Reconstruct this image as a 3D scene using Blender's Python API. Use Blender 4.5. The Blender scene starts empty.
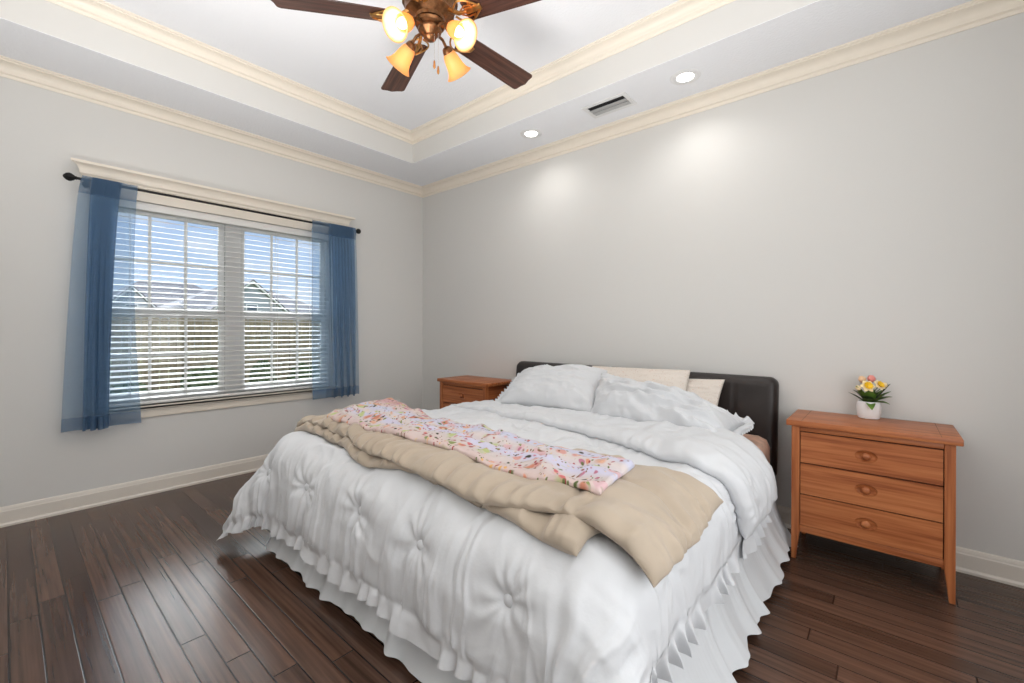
import bpy, math
import numpy as np
from mathutils import Matrix, Vector

S = bpy.context.scene
COL = S.collection
PI = math.pi

# ------------------------------------------------------------------ camera
CAMH = 1.175
yaw = math.radians(40.6712)
roll = -0.0043
axv = Vector((-math.sin(yaw), math.cos(yaw), 0))
rtv = Vector((math.cos(yaw), math.sin(yaw), 0))
upv = Vector((0, 0, 1))
camX = rtv*math.cos(roll)-upv*math.sin(roll)
camY = rtv*math.sin(roll)+upv*math.cos(roll)
cd = bpy.data.cameras.new('camera')
cam = bpy.data.objects.new('camera', cd)
COL.objects.link(cam)
mw = Matrix.Identity(4)
for i in range(3):
    mw[i][0] = camX[i]; mw[i][1] = camY[i]; mw[i][2] = -axv[i]
mw[0][3], mw[1][3], mw[2][3] = 3.3706*CAMH, -2.6113*CAMH, CAMH
cam.matrix_world = mw
cd.sensor_width = 36
cd.lens = 436.72/1024*36
cd.shift_y = -(341.5-329.64)/1024
cd.clip_start = 0.02
cd.clip_end = 500
S.camera = cam

# ------------------------------------------------------------------ view, world
vs = S.view_settings
vs.view_transform = 'Standard'
vs.look = 'None'
vs.gamma = 1
vs.use_curve_mapping = False
vs.exposure = 0.0
S.cycles.use_denoising = True
S.cycles.max_bounces = 10
S.cycles.transparent_max_bounces = 24
S.cycles.sample_clamp_indirect = 6
S.cycles.caustics_reflective = False
S.cycles.caustics_refractive = False


def lin(c):
    return tuple((x/255/12.92 if x/255 <= .04045 else ((x/255+.055)/1.055)**2.4) for x in c)+(1,)


W = bpy.data.worlds.new('sky')
S.world = W
W.use_nodes = True
nt = W.node_tree
nt.nodes.clear()
wo = nt.nodes.new('ShaderNodeOutputWorld')
bg = nt.nodes.new('ShaderNodeBackground')
tc = nt.nodes.new('ShaderNodeTexCoord')
sp = nt.nodes.new('ShaderNodeSeparateXYZ')
nt.links.new(tc.outputs['Generated'], sp.inputs[0])
ramp = nt.nodes.new('ShaderNodeValToRGB')           # sky colour by elevation: pale horizon, blue, then brightened above the view
els = ramp.color_ramp.elements
els[0].position = 0.0; els[0].color = (.62, .72, .86, 1)
els[1].position = 1.0; els[1].color = (1.1, 1.2, 1.4, 1)
e = els.new(.07); e.color = (.60, .74, .96, 1)
e = els.new(.24); e.color = (.46, .63, .96, 1)
e = els.new(.40); e.color = (1.1, 1.2, 1.4, 1)
nt.links.new(sp.outputs['Z'], ramp.inputs[0])
mp = nt.nodes.new('ShaderNodeMapping'); mp.inputs['Scale'].default_value = (3, 3, 9)
nz = nt.nodes.new('ShaderNodeTexNoise'); nz.inputs['Scale'].default_value = 2.2; nz.inputs['Detail'].default_value = 6
nt.links.new(tc.outputs['Generated'], mp.inputs[0]); nt.links.new(mp.outputs[0], nz.inputs['Vector'])
cr = nt.nodes.new('ShaderNodeValToRGB')
cr.color_ramp.elements[0].position = .55; cr.color_ramp.elements[1].position = .72
nt.links.new(nz.outputs[0], cr.inputs[0])
mx = nt.nodes.new('ShaderNodeMixRGB'); mx.blend_type = 'LIGHTEN'; mx.inputs[2].default_value = (.9, .93, 1, 1)
nt.links.new(cr.outputs[0], mx.inputs[0]); nt.links.new(ramp.outputs[0], mx.inputs[1])
# a bank of sky brightness added above the view to light room and floor
def mrange(src, a, b):
    q = nt.nodes.new('ShaderNodeMapRange'); q.interpolation_type = 'SMOOTHSTEP'
    q.inputs['From Min'].default_value = a; q.inputs['From Max'].default_value = b
    nt.links.new(src, q.inputs['Value']); return q.outputs[0]


mu_ = nt.nodes.new('ShaderNodeMath'); mu_.operation = 'MULTIPLY'
nt.links.new(mrange(sp.outputs['X'], -.35, -.7), mu_.inputs[0]); nt.links.new(mrange(sp.outputs['Z'], .27, .42), mu_.inputs[1])
boost = nt.nodes.new('ShaderNodeMixRGB'); boost.inputs[2].default_value = (13, 13.4, 14, 1)
nt.links.new(mu_.outputs[0], boost.inputs[0]); nt.links.new(mx.outputs[0], boost.inputs[1])
nt.links.new(boost.outputs[0], bg.inputs['Color'])
bg.inputs['Strength'].default_value = 1.0
nt.links.new(bg.outputs[0], wo.inputs[0])

sun = bpy.data.lights.new('sun', 'SUN')
sun.energy = 1.0; sun.angle = math.radians(4); sun.color = (1, .95, .88)
so = bpy.data.objects.new('sun', sun); COL.objects.link(so)
so.rotation_euler = (math.radians(48), 0, math.radians(62))     # from behind the house: lights the yard, never the room

fl = bpy.data.lights.new('bounce_fill', 'SPOT'); fl.spot_size = math.radians(150); fl.spot_blend = 1.0; fl.shadow_soft_size = .9; fl.energy = 365; fl.color = (1, .985, .965)
fo_ = bpy.data.objects.new('bounce_fill', fl); COL.objects.link(fo_); fo_.location = (2.75, -2.8, .9); fo_.rotation_euler = (math.radians(180), 0, 0)   # added fill lamp out of view, turned up to the ceiling
dl = bpy.data.lights.new('right_fill', 'AREA'); dl.shape = 'RECTANGLE'; dl.size = 2.2; dl.size_y = 1.7; dl.energy = 32; dl.color = (.96, .98, 1)
do_ = bpy.data.objects.new('right_fill', dl); COL.objects.link(do_); do_.location = (4.77, -2.25, 1.3); do_.rotation_euler = (math.radians(90), 0, math.radians(90))    # added soft fill lamp beside the plain right wall, out of view

CAN_W = 12.0          # watts of each ceiling can
BULB_W = 2.6          # watts of each fan bulb

# ------------------------------------------------------------------ materials
_M = {}


def newmat(name):
    m = bpy.data.materials.new(name); m.use_nodes = True
    n = m.node_tree
    return m, n, n.nodes['Principled BSDF']


def N(n, t, **kw):
    x = n.nodes.new(t)
    for k, v in kw.items():
        if k in x.inputs.keys():
            x.inputs[k].default_value = v
        else:
            setattr(x, k, v)
    return x


def bump(n, b, src, strength, dist):
    bp = N(n, 'ShaderNodeBump', Strength=strength, Distance=dist)
    n.links.new(src, bp.inputs['Height'])
    n.links.new(bp.outputs[0], b.inputs['Normal'])
    return bp


def plain(name, rgb, rough=.5, metal=0, spec=.5, bumps=None, var=None, sheen=0):
    m, n, b = newmat(name)
    b.inputs['Base Color'].default_value = lin(rgb)
    b.inputs['Roughness'].default_value = rough
    b.inputs['Metallic'].default_value = metal
    b.inputs['Specular IOR Level'].default_value = spec
    if sheen:
        b.inputs['Sheen Weight'].default_value = sheen
    t = N(n, 'ShaderNodeTexCoord')
    if bumps:
        sc, st, di = bumps
        z = N(n, 'ShaderNodeTexNoise', Scale=sc, Detail=4)
        n.links.new(t.outputs['Object'], z.inputs['Vector'])
        bump(n, b, z.outputs[0], st, di)
    if var:
        sc, amt = var
        z = N(n, 'ShaderNodeTexNoise', Scale=sc, Detail=3)
        n.links.new(t.outputs['Object'], z.inputs['Vector'])
        r = N(n, 'ShaderNodeValToRGB')
        c = lin(rgb)
        r.color_ramp.elements[0].position = .3; r.color_ramp.elements[1].position = .7
        r.color_ramp.elements[0].color = tuple(x*(1-amt) for x in c[:3])+(1,)
        r.color_ramp.elements[1].color = tuple(min(1, x*(1+amt)) for x in c[:3])+(1,)
        n.links.new(z.outputs[0], r.inputs[0]); n.links.new(r.outputs[0], b.inputs['Base Color'])
    return m


def wood(name, axis, dark, mid, light, rough=.4, scale=1.0, spec=.4):
    """straight-grained wood, the grain running along axis x, y or z of the object"""
    m, n, b = newmat(name)
    t = N(n, 'ShaderNodeTexCoord')
    mp = N(n, 'ShaderNodeMapping')
    s = [60*scale]*3; s['xyz'.index(axis)] = 2.2*scale
    mp.inputs['Scale'].default_value = s
    n.links.new(t.outputs['Object'], mp.inputs[0])
    z = N(n, 'ShaderNodeTexNoise', Scale=1.0, Detail=5, Roughness=.55, Distortion=.35)
    n.links.new(mp.outputs[0], z.inputs['Vector'])
    mp2 = N(n, 'ShaderNodeMapping')
    s = [9*scale]*3; s['xyz'.index(axis)] = .8*scale
    mp2.inputs['Scale'].default_value = s
    n.links.new(t.outputs['Object'], mp2.inputs[0])
    z2 = N(n, 'ShaderNodeTexNoise', Scale=1.0, Detail=2, Distortion=1.2)
    n.links.new(mp2.outputs[0], z2.inputs['Vector'])
    ad = N(n, 'ShaderNodeMath', operation='ADD'); ad.inputs[1].default_value = 0
    mu = N(n, 'ShaderNodeMath', operation='MULTIPLY'); mu.inputs[1].default_value = .35
    n.links.new(z2.outputs[0], mu.inputs[0])
    n.links.new(z.outputs[0], ad.inputs[0]); n.links.new(mu.outputs[0], ad.inputs[1])
    r = N(n, 'ShaderNodeValToRGB')
    r.color_ramp.elements[0].position = .50; r.color_ramp.elements[0].color = lin(dark)
    r.color_ramp.elements[1].position = .86; r.color_ramp.elements[1].color = lin(light)
    q = r.color_ramp.elements.new(.67); q.color = lin(mid)
    n.links.new(ad.outputs[0], r.inputs[0]); n.links.new(r.outputs[0], b.inputs['Base Color'])
    b.inputs['Roughness'].default_value = rough
    b.inputs['Specular IOR Level'].default_value = spec
    bump(n, b, z.outputs[0], .08, .002)
    return m


def plank_floor():
    m, n, b = newmat('dark_plank_floor')
    t = N(n, 'ShaderNodeTexCoord'); s = N(n, 'ShaderNodeSeparateXYZ')
    n.links.new(t.outputs['Object'], s.inputs[0])
    L = n.links.new

    def math_(op, a, bb=None):
        x = N(n, 'ShaderNodeMath', operation=op)
        for i, q in enumerate((a, bb)):
            if q is None:
                continue
            if isinstance(q, (int, float)):
                x.inputs[i].default_value = q
            else:
                L(q, x.inputs[i])
        return x.outputs[0]
    v = math_('DIVIDE', s.outputs['Y'], .0825)
    row = math_('FLOOR', v)
    wn = N(n, 'ShaderNodeTexWhiteNoise', noise_dimensions='1D'); L(row, wn.inputs['W'])
    u = math_('ADD', math_('DIVIDE', s.outputs['X'], 1.05), math_('MULTIPLY', wn.outputs['Value'], 7.3))
    pid = math_('FLOOR', u)
    cx = N(n, 'ShaderNodeCombineXYZ'); L(row, cx.inputs[0]); L(pid, cx.inputs[1])
    w2 = N(n, 'ShaderNodeTexWhiteNoise', noise_dimensions='2D'); L(cx.outputs[0], w2.inputs['Vector'])
    fv = math_('FRACT', v); fu = math_('FRACT', u)
    ev = math_('MINIMUM', fv, math_('SUBTRACT', 1, fv))
    eu = math_('MULTIPLY', math_('MINIMUM', fu, math_('SUBTRACT', 1, fu)), 1.05/.0825)
    ed = math_('MINIMUM', ev, eu)
    sm = N(n, 'ShaderNodeMapRange'); sm.inputs['From Min'].default_value = .014; sm.inputs['From Max'].default_value = .042
    L(ed, sm.inputs['Value'])
    # grain
    mp = N(n, 'ShaderNodeMapping'); mp.inputs['Scale'].default_value = (1.6, 55, 1)
    off = N(n, 'ShaderNodeVectorMath', operation='ADD')
    L(t.outputs['Object'], mp.inputs[0]); L(mp.outputs[0], off.inputs[0])
    sc = N(n, 'ShaderNodeVectorMath', operation='SCALE'); L(w2.outputs['Color'], sc.inputs[0]); sc.inputs['Scale'].default_value = 40
    L(sc.outputs[0], off.inputs[1])
    z = N(n, 'ShaderNodeTexNoise', Scale=1, Detail=5, Roughness=.55, Distortion=.3); L(off.outputs[0], z.inputs['Vector'])
    r = N(n, 'ShaderNodeValToRGB')
    r.color_ramp.elements[0].position = .3; r.color_ramp.elements[0].color = lin((66, 48, 39))
    r.color_ramp.elements[1].position = .75; r.color_ramp.elements[1].color = lin((104, 77, 63))
    L(z.outputs[0], r.inputs[0])
    hv = N(n, 'ShaderNodeHueSaturation')
    L(r.outputs[0], hv.inputs['Color'])
    L(math_('ADD', math_('MULTIPLY', w2.outputs['Value'], .6), .70), hv.inputs['Value'])
    mxx = N(n, 'ShaderNodeMixRGB'); mxx.inputs[1].default_value = lin((16, 9, 7))
    L(sm.outputs[0], mxx.inputs[0]); L(hv.outputs[0], mxx.inputs[2])
    L(mxx.outputs[0], b.inputs['Base Color'])
    b.inputs['Roughness'].default_value = .25
    hh = sm.outputs[0]
    bump(n, b, hh, .25, .003)
    b.inputs['Specular IOR Level'].default_value = .5
    return m


def sheer(name, rgb, dens):
    m, n, b = newmat(name)
    n.nodes.remove(b)
    out = n.nodes['Material Output']
    d = N(n, 'ShaderNodeBsdfDiffuse', Color=lin(rgb)); tl = N(n, 'ShaderNodeBsdfTranslucent', Color=lin(rgb))
    tr = N(n, 'ShaderNodeBsdfTransparent', Color=lin(tuple(196+.215*c for c in rgb)))
    a = N(n, 'ShaderNodeMixShader', Fac=.5); n.links.new(d.outputs[0], a.inputs[1]); n.links.new(tl.outputs[0], a.inputs[2])
    t = N(n, 'ShaderNodeTexCoord')
    z = N(n, 'ShaderNodeTexNoise', Scale=420, Detail=2); n.links.new(t.outputs['Object'], z.inputs['Vector'])
    mr = N(n, 'ShaderNodeMapRange'); mr.inputs['To Min'].default_value = dens-.1; mr.inputs['To Max'].default_value = dens+.1
    n.links.new(z.outputs[0], mr.inputs['Value'])
    c = N(n, 'ShaderNodeMixShader'); n.links.new(mr.outputs[0], c.inputs[0]); n.links.new(tr.outputs[0], c.inputs[1]); n.links.new(a.outputs[0], c.inputs[2])
    n.links.new(c.outputs[0], out.inputs[0])
    return m


def glass_mat():
    m, n, b = newmat('window_glass'); n.nodes.remove(b)
    out = n.nodes['Material Output']
    tr = N(n, 'ShaderNodeBsdfTransparent', Color=(.95, .97, .97, 1)); g = N(n, 'ShaderNodeBsdfGlossy', Roughness=.02)
    f = N(n, 'ShaderNodeFresnel', IOR=1.4)
    c = N(n, 'ShaderNodeMixShader'); n.links.new(f.outputs[0], c.inputs[0]); n.links.new(tr.outputs[0], c.inputs[1]); n.links.new(g.outputs[0], c.inputs[2])
    n.links.new(c.outputs[0], out.inputs[0])
    return m


def amber_glass():
    m, n, b = newmat('amber_shade_glass'); n.nodes.remove(b)
    out = n.nodes['Material Output']
    tl = N(n, 'ShaderNodeBsdfTranslucent', Color=lin((255, 206, 122)))
    d = N(n, 'ShaderNodeBsdfPrincipled'); d.inputs['Base Color'].default_value = lin((236, 196, 138)); d.inputs['Roughness'].default_value = .25
    c = N(n, 'ShaderNodeMixShader', Fac=.5); n.links.new(d.outputs[0], c.inputs[1]); n.links.new(tl.outputs[0], c.inputs[2])
    n.links.new(c.outputs[0], out.inputs[0])
    return m


def emit(name, rgb, st):
    m, n, b = newmat(name)
    b.inputs['Base Color'].default_value = lin(rgb); b.inputs['Emission Color'].default_value = lin(rgb)
    b.inputs['Emission Strength'].default_value = st
    return m


def floral(name, base, cols, scale, cover, stripes=None):
    """printed cotton: small flowers scattered on a pale ground"""
    m, n, b = newmat(name)
    L = n.links.new
    uv = N(n, 'ShaderNodeUVMap')
    mp = N(n, 'ShaderNodeMapping'); mp.inputs['Scale'].default_value = (scale, scale, scale); L(uv.outputs[0], mp.inputs[0])
    dz = N(n, 'ShaderNodeTexNoise', Scale=3.0, Detail=2); L(mp.outputs[0], dz.inputs['Vector'])
    dv = N(n, 'ShaderNodeVectorMath', operation='SCALE'); dv.inputs['Scale'].default_value = .35; L(dz.outputs['Color'], dv.inputs[0])
    av = N(n, 'ShaderNodeVectorMath', operation='ADD'); L(mp.outputs[0], av.inputs[0]); L(dv.outputs[0], av.inputs[1])
    prev = None
    g = N(n, 'ShaderNodeRGB'); g.outputs[0].default_value = lin(base); prev = g.outputs[0]
    if stripes:
        s = N(n, 'ShaderNodeSeparateXYZ'); L(uv.outputs[0], s.inputs[0])
        r = N(n, 'ShaderNodeValToRGB'); r.color_ramp.interpolation = 'EASE'
        while len(r.color_ramp.elements) < len(stripes):
            r.color_ramp.elements.new(.5)
        for el, (p, c) in zip(r.color_ramp.elements, stripes):
            el.position = p; el.color = lin(c)
        ms = N(n, 'ShaderNodeMath', operation='DIVIDE'); ms.inputs[1].default_value = .42
        L(s.outputs['Y'], ms.inputs[0]); L(ms.outputs[0], r.inputs[0]); prev = r.outputs[0]
    for k, (sc, rad, pal) in enumerate(cols):
        vo = N(n, 'ShaderNodeTexVoronoi', Scale=sc); L(av.outputs[0], vo.inputs['Vector'])
        st = N(n, 'ShaderNodeMapRange'); st.inputs['From Min'].default_value = rad; st.inputs['From Max'].default_value = rad*.6
        L(vo.outputs['Distance'], st.inputs['Value'])
        sx = N(n, 'ShaderNodeSeparateXYZ'); L(vo.outputs['Color'], sx.inputs[0])
        r = N(n, 'ShaderNodeValToRGB'); r.color_ramp.interpolation = 'CONSTANT'
        while len(r.color_ramp.elements) < len(pal):
            r.color_ramp.elements.new(.5)
        for i, (el, c) in enumerate(zip(r.color_ramp.elements, pal)):
            el.position = i/len(pal); el.color = lin(c)
        L(sx.outputs[0], r.inputs[0])
        th = N(n, 'ShaderNodeMath', operation='LESS_THAN'); th.inputs[1].default_value = cover; L(sx.outputs[1], th.inputs[0])
        mu = N(n, 'ShaderNodeMath', operation='MULTIPLY'); L(st.outputs[0], mu.inputs[0]); L(th.outputs[0], mu.inputs[1])
        mxx = N(n, 'ShaderNodeMixRGB'); L(mu.outputs[0], mxx.inputs[0]); L(prev, mxx.inputs[1]); L(r.outputs[0], mxx.inputs[2])
        prev = mxx.outputs[0]
    L(prev, b.inputs['Base Color']); b.inputs['Roughness'].default_value = .9
    b.inputs['Specular IOR Level'].default_value = .15
    return m


M = dict(
    wall=plain('greige_wall_paint', (219, 218, 215), .75, spec=.2, bumps=(260, .05, .002)),
    ceil=plain('white_textured_ceiling', (240, 241, 244), .9, spec=.1, bumps=(70, .35, .006)),
    trim=plain('cream_trim_paint', (240, 231, 217), .35, spec=.4),
    base=plain('off_white_baseboard_paint', (228, 221, 211), .35, spec=.4),
    floor=plank_floor(),
    vinyl=plain('white_vinyl', (235, 236, 236), .4),
    blind=plain('white_blind_slat', (232, 231, 228), .35),
    cord=plain('white_cord', (225, 224, 220), .8),
    glass=glass_mat(),
    rod=plain('black_iron', (22, 21, 22), .35, .3),
    curtain=sheer('sheer_blue_voile', (140, 172, 202), .36),
    hem=sheer('sheer_blue_hem', (112, 142, 174), .55),
    cotton=plain('white_cotton', (208, 210, 213), .9, spec=.12, bumps=(90, .12, .004), sheen=.15),
    skirt=plain('white_skirt_cotton', (214, 217, 220), .9, spec=.12, bumps=(120, .06, .003), sheen=.1),
    tan=plain('tan_microfibre', (174, 160, 143), .8, spec=.2, bumps=(60, .14, .004), sheen=.2, var=(5, .06)),
    leather=plain('dark_grey_leather', (40, 33, 31), .42, spec=.45, bumps=(180, .25, .003), var=(7, .25)),
    sheet=plain('peach_satin_sheet', (218, 178, 156), .45, spec=.45, bumps=(35, .3, .006), var=(16, .25)),
    frame=plain('dark_bed_frame', (38, 34, 33), .6),
    wx=wood('cherry_wood_along', 'x', (140, 76, 42), (172, 102, 60), (190, 120, 74)),
    wz=wood('cherry_wood_upright', 'z', (140, 76, 42), (170, 100, 58), (188, 117, 72)),
    wy=wood('cherry_wood_deep', 'y', (122, 62, 32), (156, 88, 50), (180, 110, 66)),
    gap=plain('drawer_gap_black', (18, 11, 8), .8),
    blade=wood('walnut_fan_blade', 'x', (46, 28, 22), (74, 47, 38), (100, 68, 54), rough=.35),
    bronze=plain('antique_bronze', (122, 84, 54), .32, .85, var=(60, .35)),
    brass=plain('aged_brass', (186, 138, 80), .3, .9, var=(50, .3)),
    amber=amber_glass(),
    bulb=emit('lit_bulb', (255, 226, 170), 5),
    lens=emit('lit_can_lens', (255, 250, 242), 9),
    canrim=plain('white_can_rim', (232, 232, 232), .4),
    ventm=plain('white_vent_enamel', (226, 226, 226), .4),
    ventd=plain('vent_dark_throat', (28, 28, 30), .8),
    louver=plain('grey_louver_enamel', (176, 177, 178), .4),
    chain=plain('bead_chain_metal', (200, 195, 188), .3, .8),
    pot=plain('white_ribbed_ceramic', (244, 244, 244), .35),
    soil=plain('dark_soil', (45, 32, 24), .95),
    leaf=plain('green_leaf', (92, 124, 48), .5, var=(30, .4)),
    leafd=plain('dark_green_leaf', (58, 82, 40), .5, var=(30, .3)),
    petal=plain('cream_petal', (247, 226, 178), .6),
    yellow=plain('yellow_trumpet', (244, 196, 30), .6),
    pink=plain('pink_petal', (236, 150, 140), .6),
    peach=plain('peach_petal', (242, 202, 160), .6),
    outlet=plain('white_outlet_plastic', (226, 226, 224), .35),
    slot=plain('outlet_slot_dark', (60, 58, 55), .6),
    fence=wood('weathered_fence_wood', 'z', (112, 102, 84), (140, 128, 104), (164, 152, 126), rough=.9),
    grass=plain('yard_grass', (108, 116, 70), .95, var=(3, .3), bumps=(60, .6, .03)),
    shrub=plain('shrub_leaves', (70, 84, 52), .9, var=(20, .4)),
    siding=plain('pale_siding', (170, 176, 186), .8),
    roof=plain('grey_shingle', (118, 119, 126), .9, var=(8, .2)),
    fasc=plain('white_fascia', (240, 240, 242), .6),
    pane=plain('dark_house_pane', (92, 104, 122), .15),
)
FLOW = [(196, 112, 112), (206, 142, 116), (150, 70, 74), (214, 168, 104), (176, 116, 136), (98, 108, 70), (132, 142, 90), (70, 66, 56)]
M['throw'] = floral('floral_print_cotton', (205, 196, 196),
                    [(7, .46, [(200, 150, 142), (206, 160, 136), (176, 184, 130), (204, 172, 176), (190, 128, 106)]),
                     (15, .40, FLOW), (24, .36, [(104, 116, 72), (126, 92, 70), (156, 66, 70), (208, 186, 156)])],
                    2.5, .62,
                    [(0, (204, 184, 180)), (.2, (200, 190, 188)), (.32, (196, 194, 214)), (.5, (204, 194, 192)), (.62, (192, 194, 214)), (.8, (202, 186, 182)), (1, (196, 160, 162))])
M['palefloral'] = floral('pale_floral_pillowcase', (216, 207, 198), [(16, .3, [(206, 174, 154), (202, 188, 168), (196, 170, 160)])], 4.0, .5)


# ------------------------------------------------------------------ mesh helpers
class G:
    """collects vertices and faces of ONE mesh"""
    def __init__(s):
        s.v = []; s.f = []; s.uv = None

    def add(s, v, f):
        o = len(s.v); s.v += [tuple(map(float, p)) for p in v]
        s.f += [tuple(i+o for i in q) for q in f]; return s

    def box(s, x0, x1, y0, y1, z0, z1, bev=0.0):
        if bev <= 0:
            v = [(x, y, z) for z in (z0, z1) for y in (y0, y1) for x in (x0, x1)]
            return s.add(v, [(0, 2, 3, 1), (4, 5, 7, 6), (0, 1, 5, 4), (2, 6, 7, 3), (0, 4, 6, 2), (1, 3, 7, 5)])
        import bmesh
        bm = bmesh.new(); bmesh.ops.create_cube(bm, size=1)
        for q in bm.verts:
            q.co = ((x0+x1)/2+q.co.x*(x1-x0), (y0+y1)/2+q.co.y*(y1-y0), (z0+z1)/2+q.co.z*(z1-z0))
        bmesh.ops.bevel(bm, geom=bm.edges[:], offset=bev, segments=2, affect='EDGES', profile=.5)
        bm.verts.index_update()
        s.add([q.co[:] for q in bm.verts], [[q.index for q in f.verts] for f in bm.faces]); bm.free(); return s

    def lathe(s, prof, c=(0, 0, 0), ax=(0, 0, 1), n=24, cap=True, rib=None):
        ax = Vector(ax).normalized(); u = ax.orthogonal().normalized(); w = ax.cross(u)
        c = Vector(c); v = []; f = []
        for (r, h) in prof:
            for k in range(n):
                a = 2*PI*k/n
                rr = r*(1+(rib[1]*math.cos(rib[0]*a) if rib else 0))
                v.append(c+ax*h+u*(rr*math.cos(a))+w*(rr*math.sin(a)))
        m = len(prof)
        for j in range(m-1):
            for k in range(n):
                f.append((j*n+k, j*n+(k+1) % n, (j+1)*n+(k+1) % n, (j+1)*n+k))
        if cap:
            f.append(tuple(range(n-1, -1, -1))); f.append(tuple((m-1)*n+k for k in range(n)))
        return s.add(v, f)

    def tube(s, pts, r, n=10, cap=True):
        P = [Vector(p) for p in pts]; v = []; f = []
        prev = None
        for i, p in enumerate(P):
            t = (P[min(i+1, len(P)-1)]-P[max(i-1, 0)]).normalized()
            u = t.orthogonal().normalized() if prev is None else (prev-t*prev.dot(t)).normalized()
            prev = u; w = t.cross(u); rr = r[i] if isinstance(r, (list, tuple)) else r
            for k in range(n):
                a = 2*PI*k/n; v.append(p+u*(rr*math.cos(a))+w*(rr*math.sin(a)))
        for j in range(len(P)-1):
            for k in range(n):
                f.append((j*n+k, j*n+(k+1) % n, (j+1)*n+(k+1) % n, (j+1)*n+k))
        if cap:
            f.append(tuple(range(n-1, -1, -1))); f.append(tuple((len(P)-1)*n+k for k in range(n)))
        return s.add(v, f)

    def grid(s, A, closed_u=False, flip=False):
        A = np.asarray(A); nu, nv = A.shape[:2]
        f = []
        for i in range(nu if closed_u else nu-1):
            for j in range(nv-1):
                q = (i*nv+j, ((i+1) % nu)*nv+j, ((i+1) % nu)*nv+j+1, i*nv+j+1)
                f.append(q[::-1] if flip else q)
        return s.add(A.reshape(-1, 3), f)

    def prism(s, poly, d0, d1, axes='xyz'):
        """poly in the plane of the first two axes, extruded along the third"""
        ix = ['xyz'.index(c) for c in axes]; v = []
        for d in (d0, d1):
            for (a, b) in poly:
                p = [0, 0, 0]; p[ix[0]] = a; p[ix[1]] = b; p[ix[2]] = d; v.append(p)
        n = len(poly)
        f = [tuple(range(n-1, -1, -1)), tuple(range(n, 2*n))]+[(k, (k+1) % n, n+(k+1) % n, n+k) for k in range(n)]
        return s.add(v, f)

    def sweep(s, prof, path, closed=False):
        """prof: (out, z) pairs; path: list of (point, outward 2-D direction) with mitred corners already scaled"""
        v = []; f = []; n = len(prof)
        for (p, o) in path:
            for (a, z) in prof:
                v.append((p[0]+o[0]*a, p[1]+o[1]*a, p[2]+z))
        m = len(path)
        for j in range(m if closed else m-1):
            for k in range(n):
                f.append((j*n+k, j*n+(k+1) % n, ((j+1) % m)*n+(k+1) % n, ((j+1) % m)*n+k))
        if not closed:
            f.append(tuple(range(n-1, -1, -1))); f.append(tuple((m-1)*n+k for k in range(n)))
        return s.add(v, f)

    def obj(s, name, mat, parent=None, loc=(0, 0, 0), smooth=35, sub=0, fix=True):
        me = bpy.data.meshes.new(name)
        V = np.array(s.v)-np.array(loc)
        me.from_pydata(V.tolist(), [], s.f)
        if fix:
            import bmesh
            bm = bmesh.new(); bm.from_mesh(me); bmesh.ops.recalc_face_normals(bm, faces=bm.faces[:]); bm.to_mesh(me); bm.free()
        if s.uv is not None:
            l = me.uv_layers.new(name='UVMap')
            uv = np.array(s.uv, dtype=np.float32)
            idx = np.zeros(len(me.loops), dtype=np.int32); me.loops.foreach_get('vertex_index', idx)
            l.data.foreach_set('uv', uv[idx].ravel())
        me.materials.append(M[mat] if isinstance(mat, str) else mat)
        if smooth:
            me.shade_smooth(); me.set_sharp_from_angle(angle=math.radians(smooth))
        o = bpy.data.objects.new(name, me); COL.objects.link(o)
        if parent is not None:
            o.parent = parent
        else:
            o.location = loc
        if sub:
            md = o.modifiers.new('sub', 'SUBSURF'); md.levels = sub; md.render_levels = sub
        return o


def tag(o, label, cat, group=None, kind=None):
    o['label'] = label; o['category'] = cat
    if group:
        o['group'] = group
    if kind:
        o['kind'] = kind
    return o


def thing(name, label, cat, loc=(0, 0, 0), rz=0, group=None):
    o = bpy.data.objects.new(name, None); COL.objects.link(o)
    o.empty_display_size = .1; o.location = loc; o.rotation_euler = (0, 0, rz)
    return tag(o, label, cat, group)


def struct(o, label=None):
    o['kind'] = 'structure'
    if label:
        o['label'] = label
    return o


def dup(root, loc, rz, label):
    r = root.copy(); COL.objects.link(r); r.location = loc; r.rotation_euler = (0, 0, rz); r['label'] = label
    for ch in list(root.children):
        c = ch.copy(); COL.objects.link(c); c.parent = r
        for g in list(ch.children):
            d = g.copy(); COL.objects.link(d); d.parent = c
    return r


# numpy noise
def vnoise(x, y, seed=0):
    x = np.asarray(x, float); y = np.asarray(y, float)
    xi = np.floor(x).astype(int); yi = np.floor(y).astype(int)
    fx = x-xi; fy = y-yi; fx = fx*fx*(3-2*fx); fy = fy*fy*(3-2*fy)

    def h(i, j):
        n = (i*374761393+j*668265263+seed*1442695041) & 0xffffffff
        n = ((n ^ (n >> 13))*1274126177) & 0xffffffff
        n = ((n ^ (n >> 16))*2246822519) & 0xffffffff
        return ((n ^ (n >> 15)) & 0xffff)/65535.0*2-1
    a = h(xi, yi); b = h(xi+1, yi); c = h(xi, yi+1); d = h(xi+1, yi+1)
    return (a*(1-fx)+b*fx)*(1-fy)+(c*(1-fx)+d*fx)*fy


def fbm(x, y, seed=0, o=3):
    r = 0; a = 1
    for k in range(o):
        r = r+a*vnoise(x*2**k, y*2**k, seed+k*17); a *= .5
    return r


def ridge(x, y, seed=0):
    return 1-2*np.abs(vnoise(x, y, seed))


def smooth01(t):
    t = np.clip(t, 0, 1); return t*t*(3-2*t)


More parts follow.
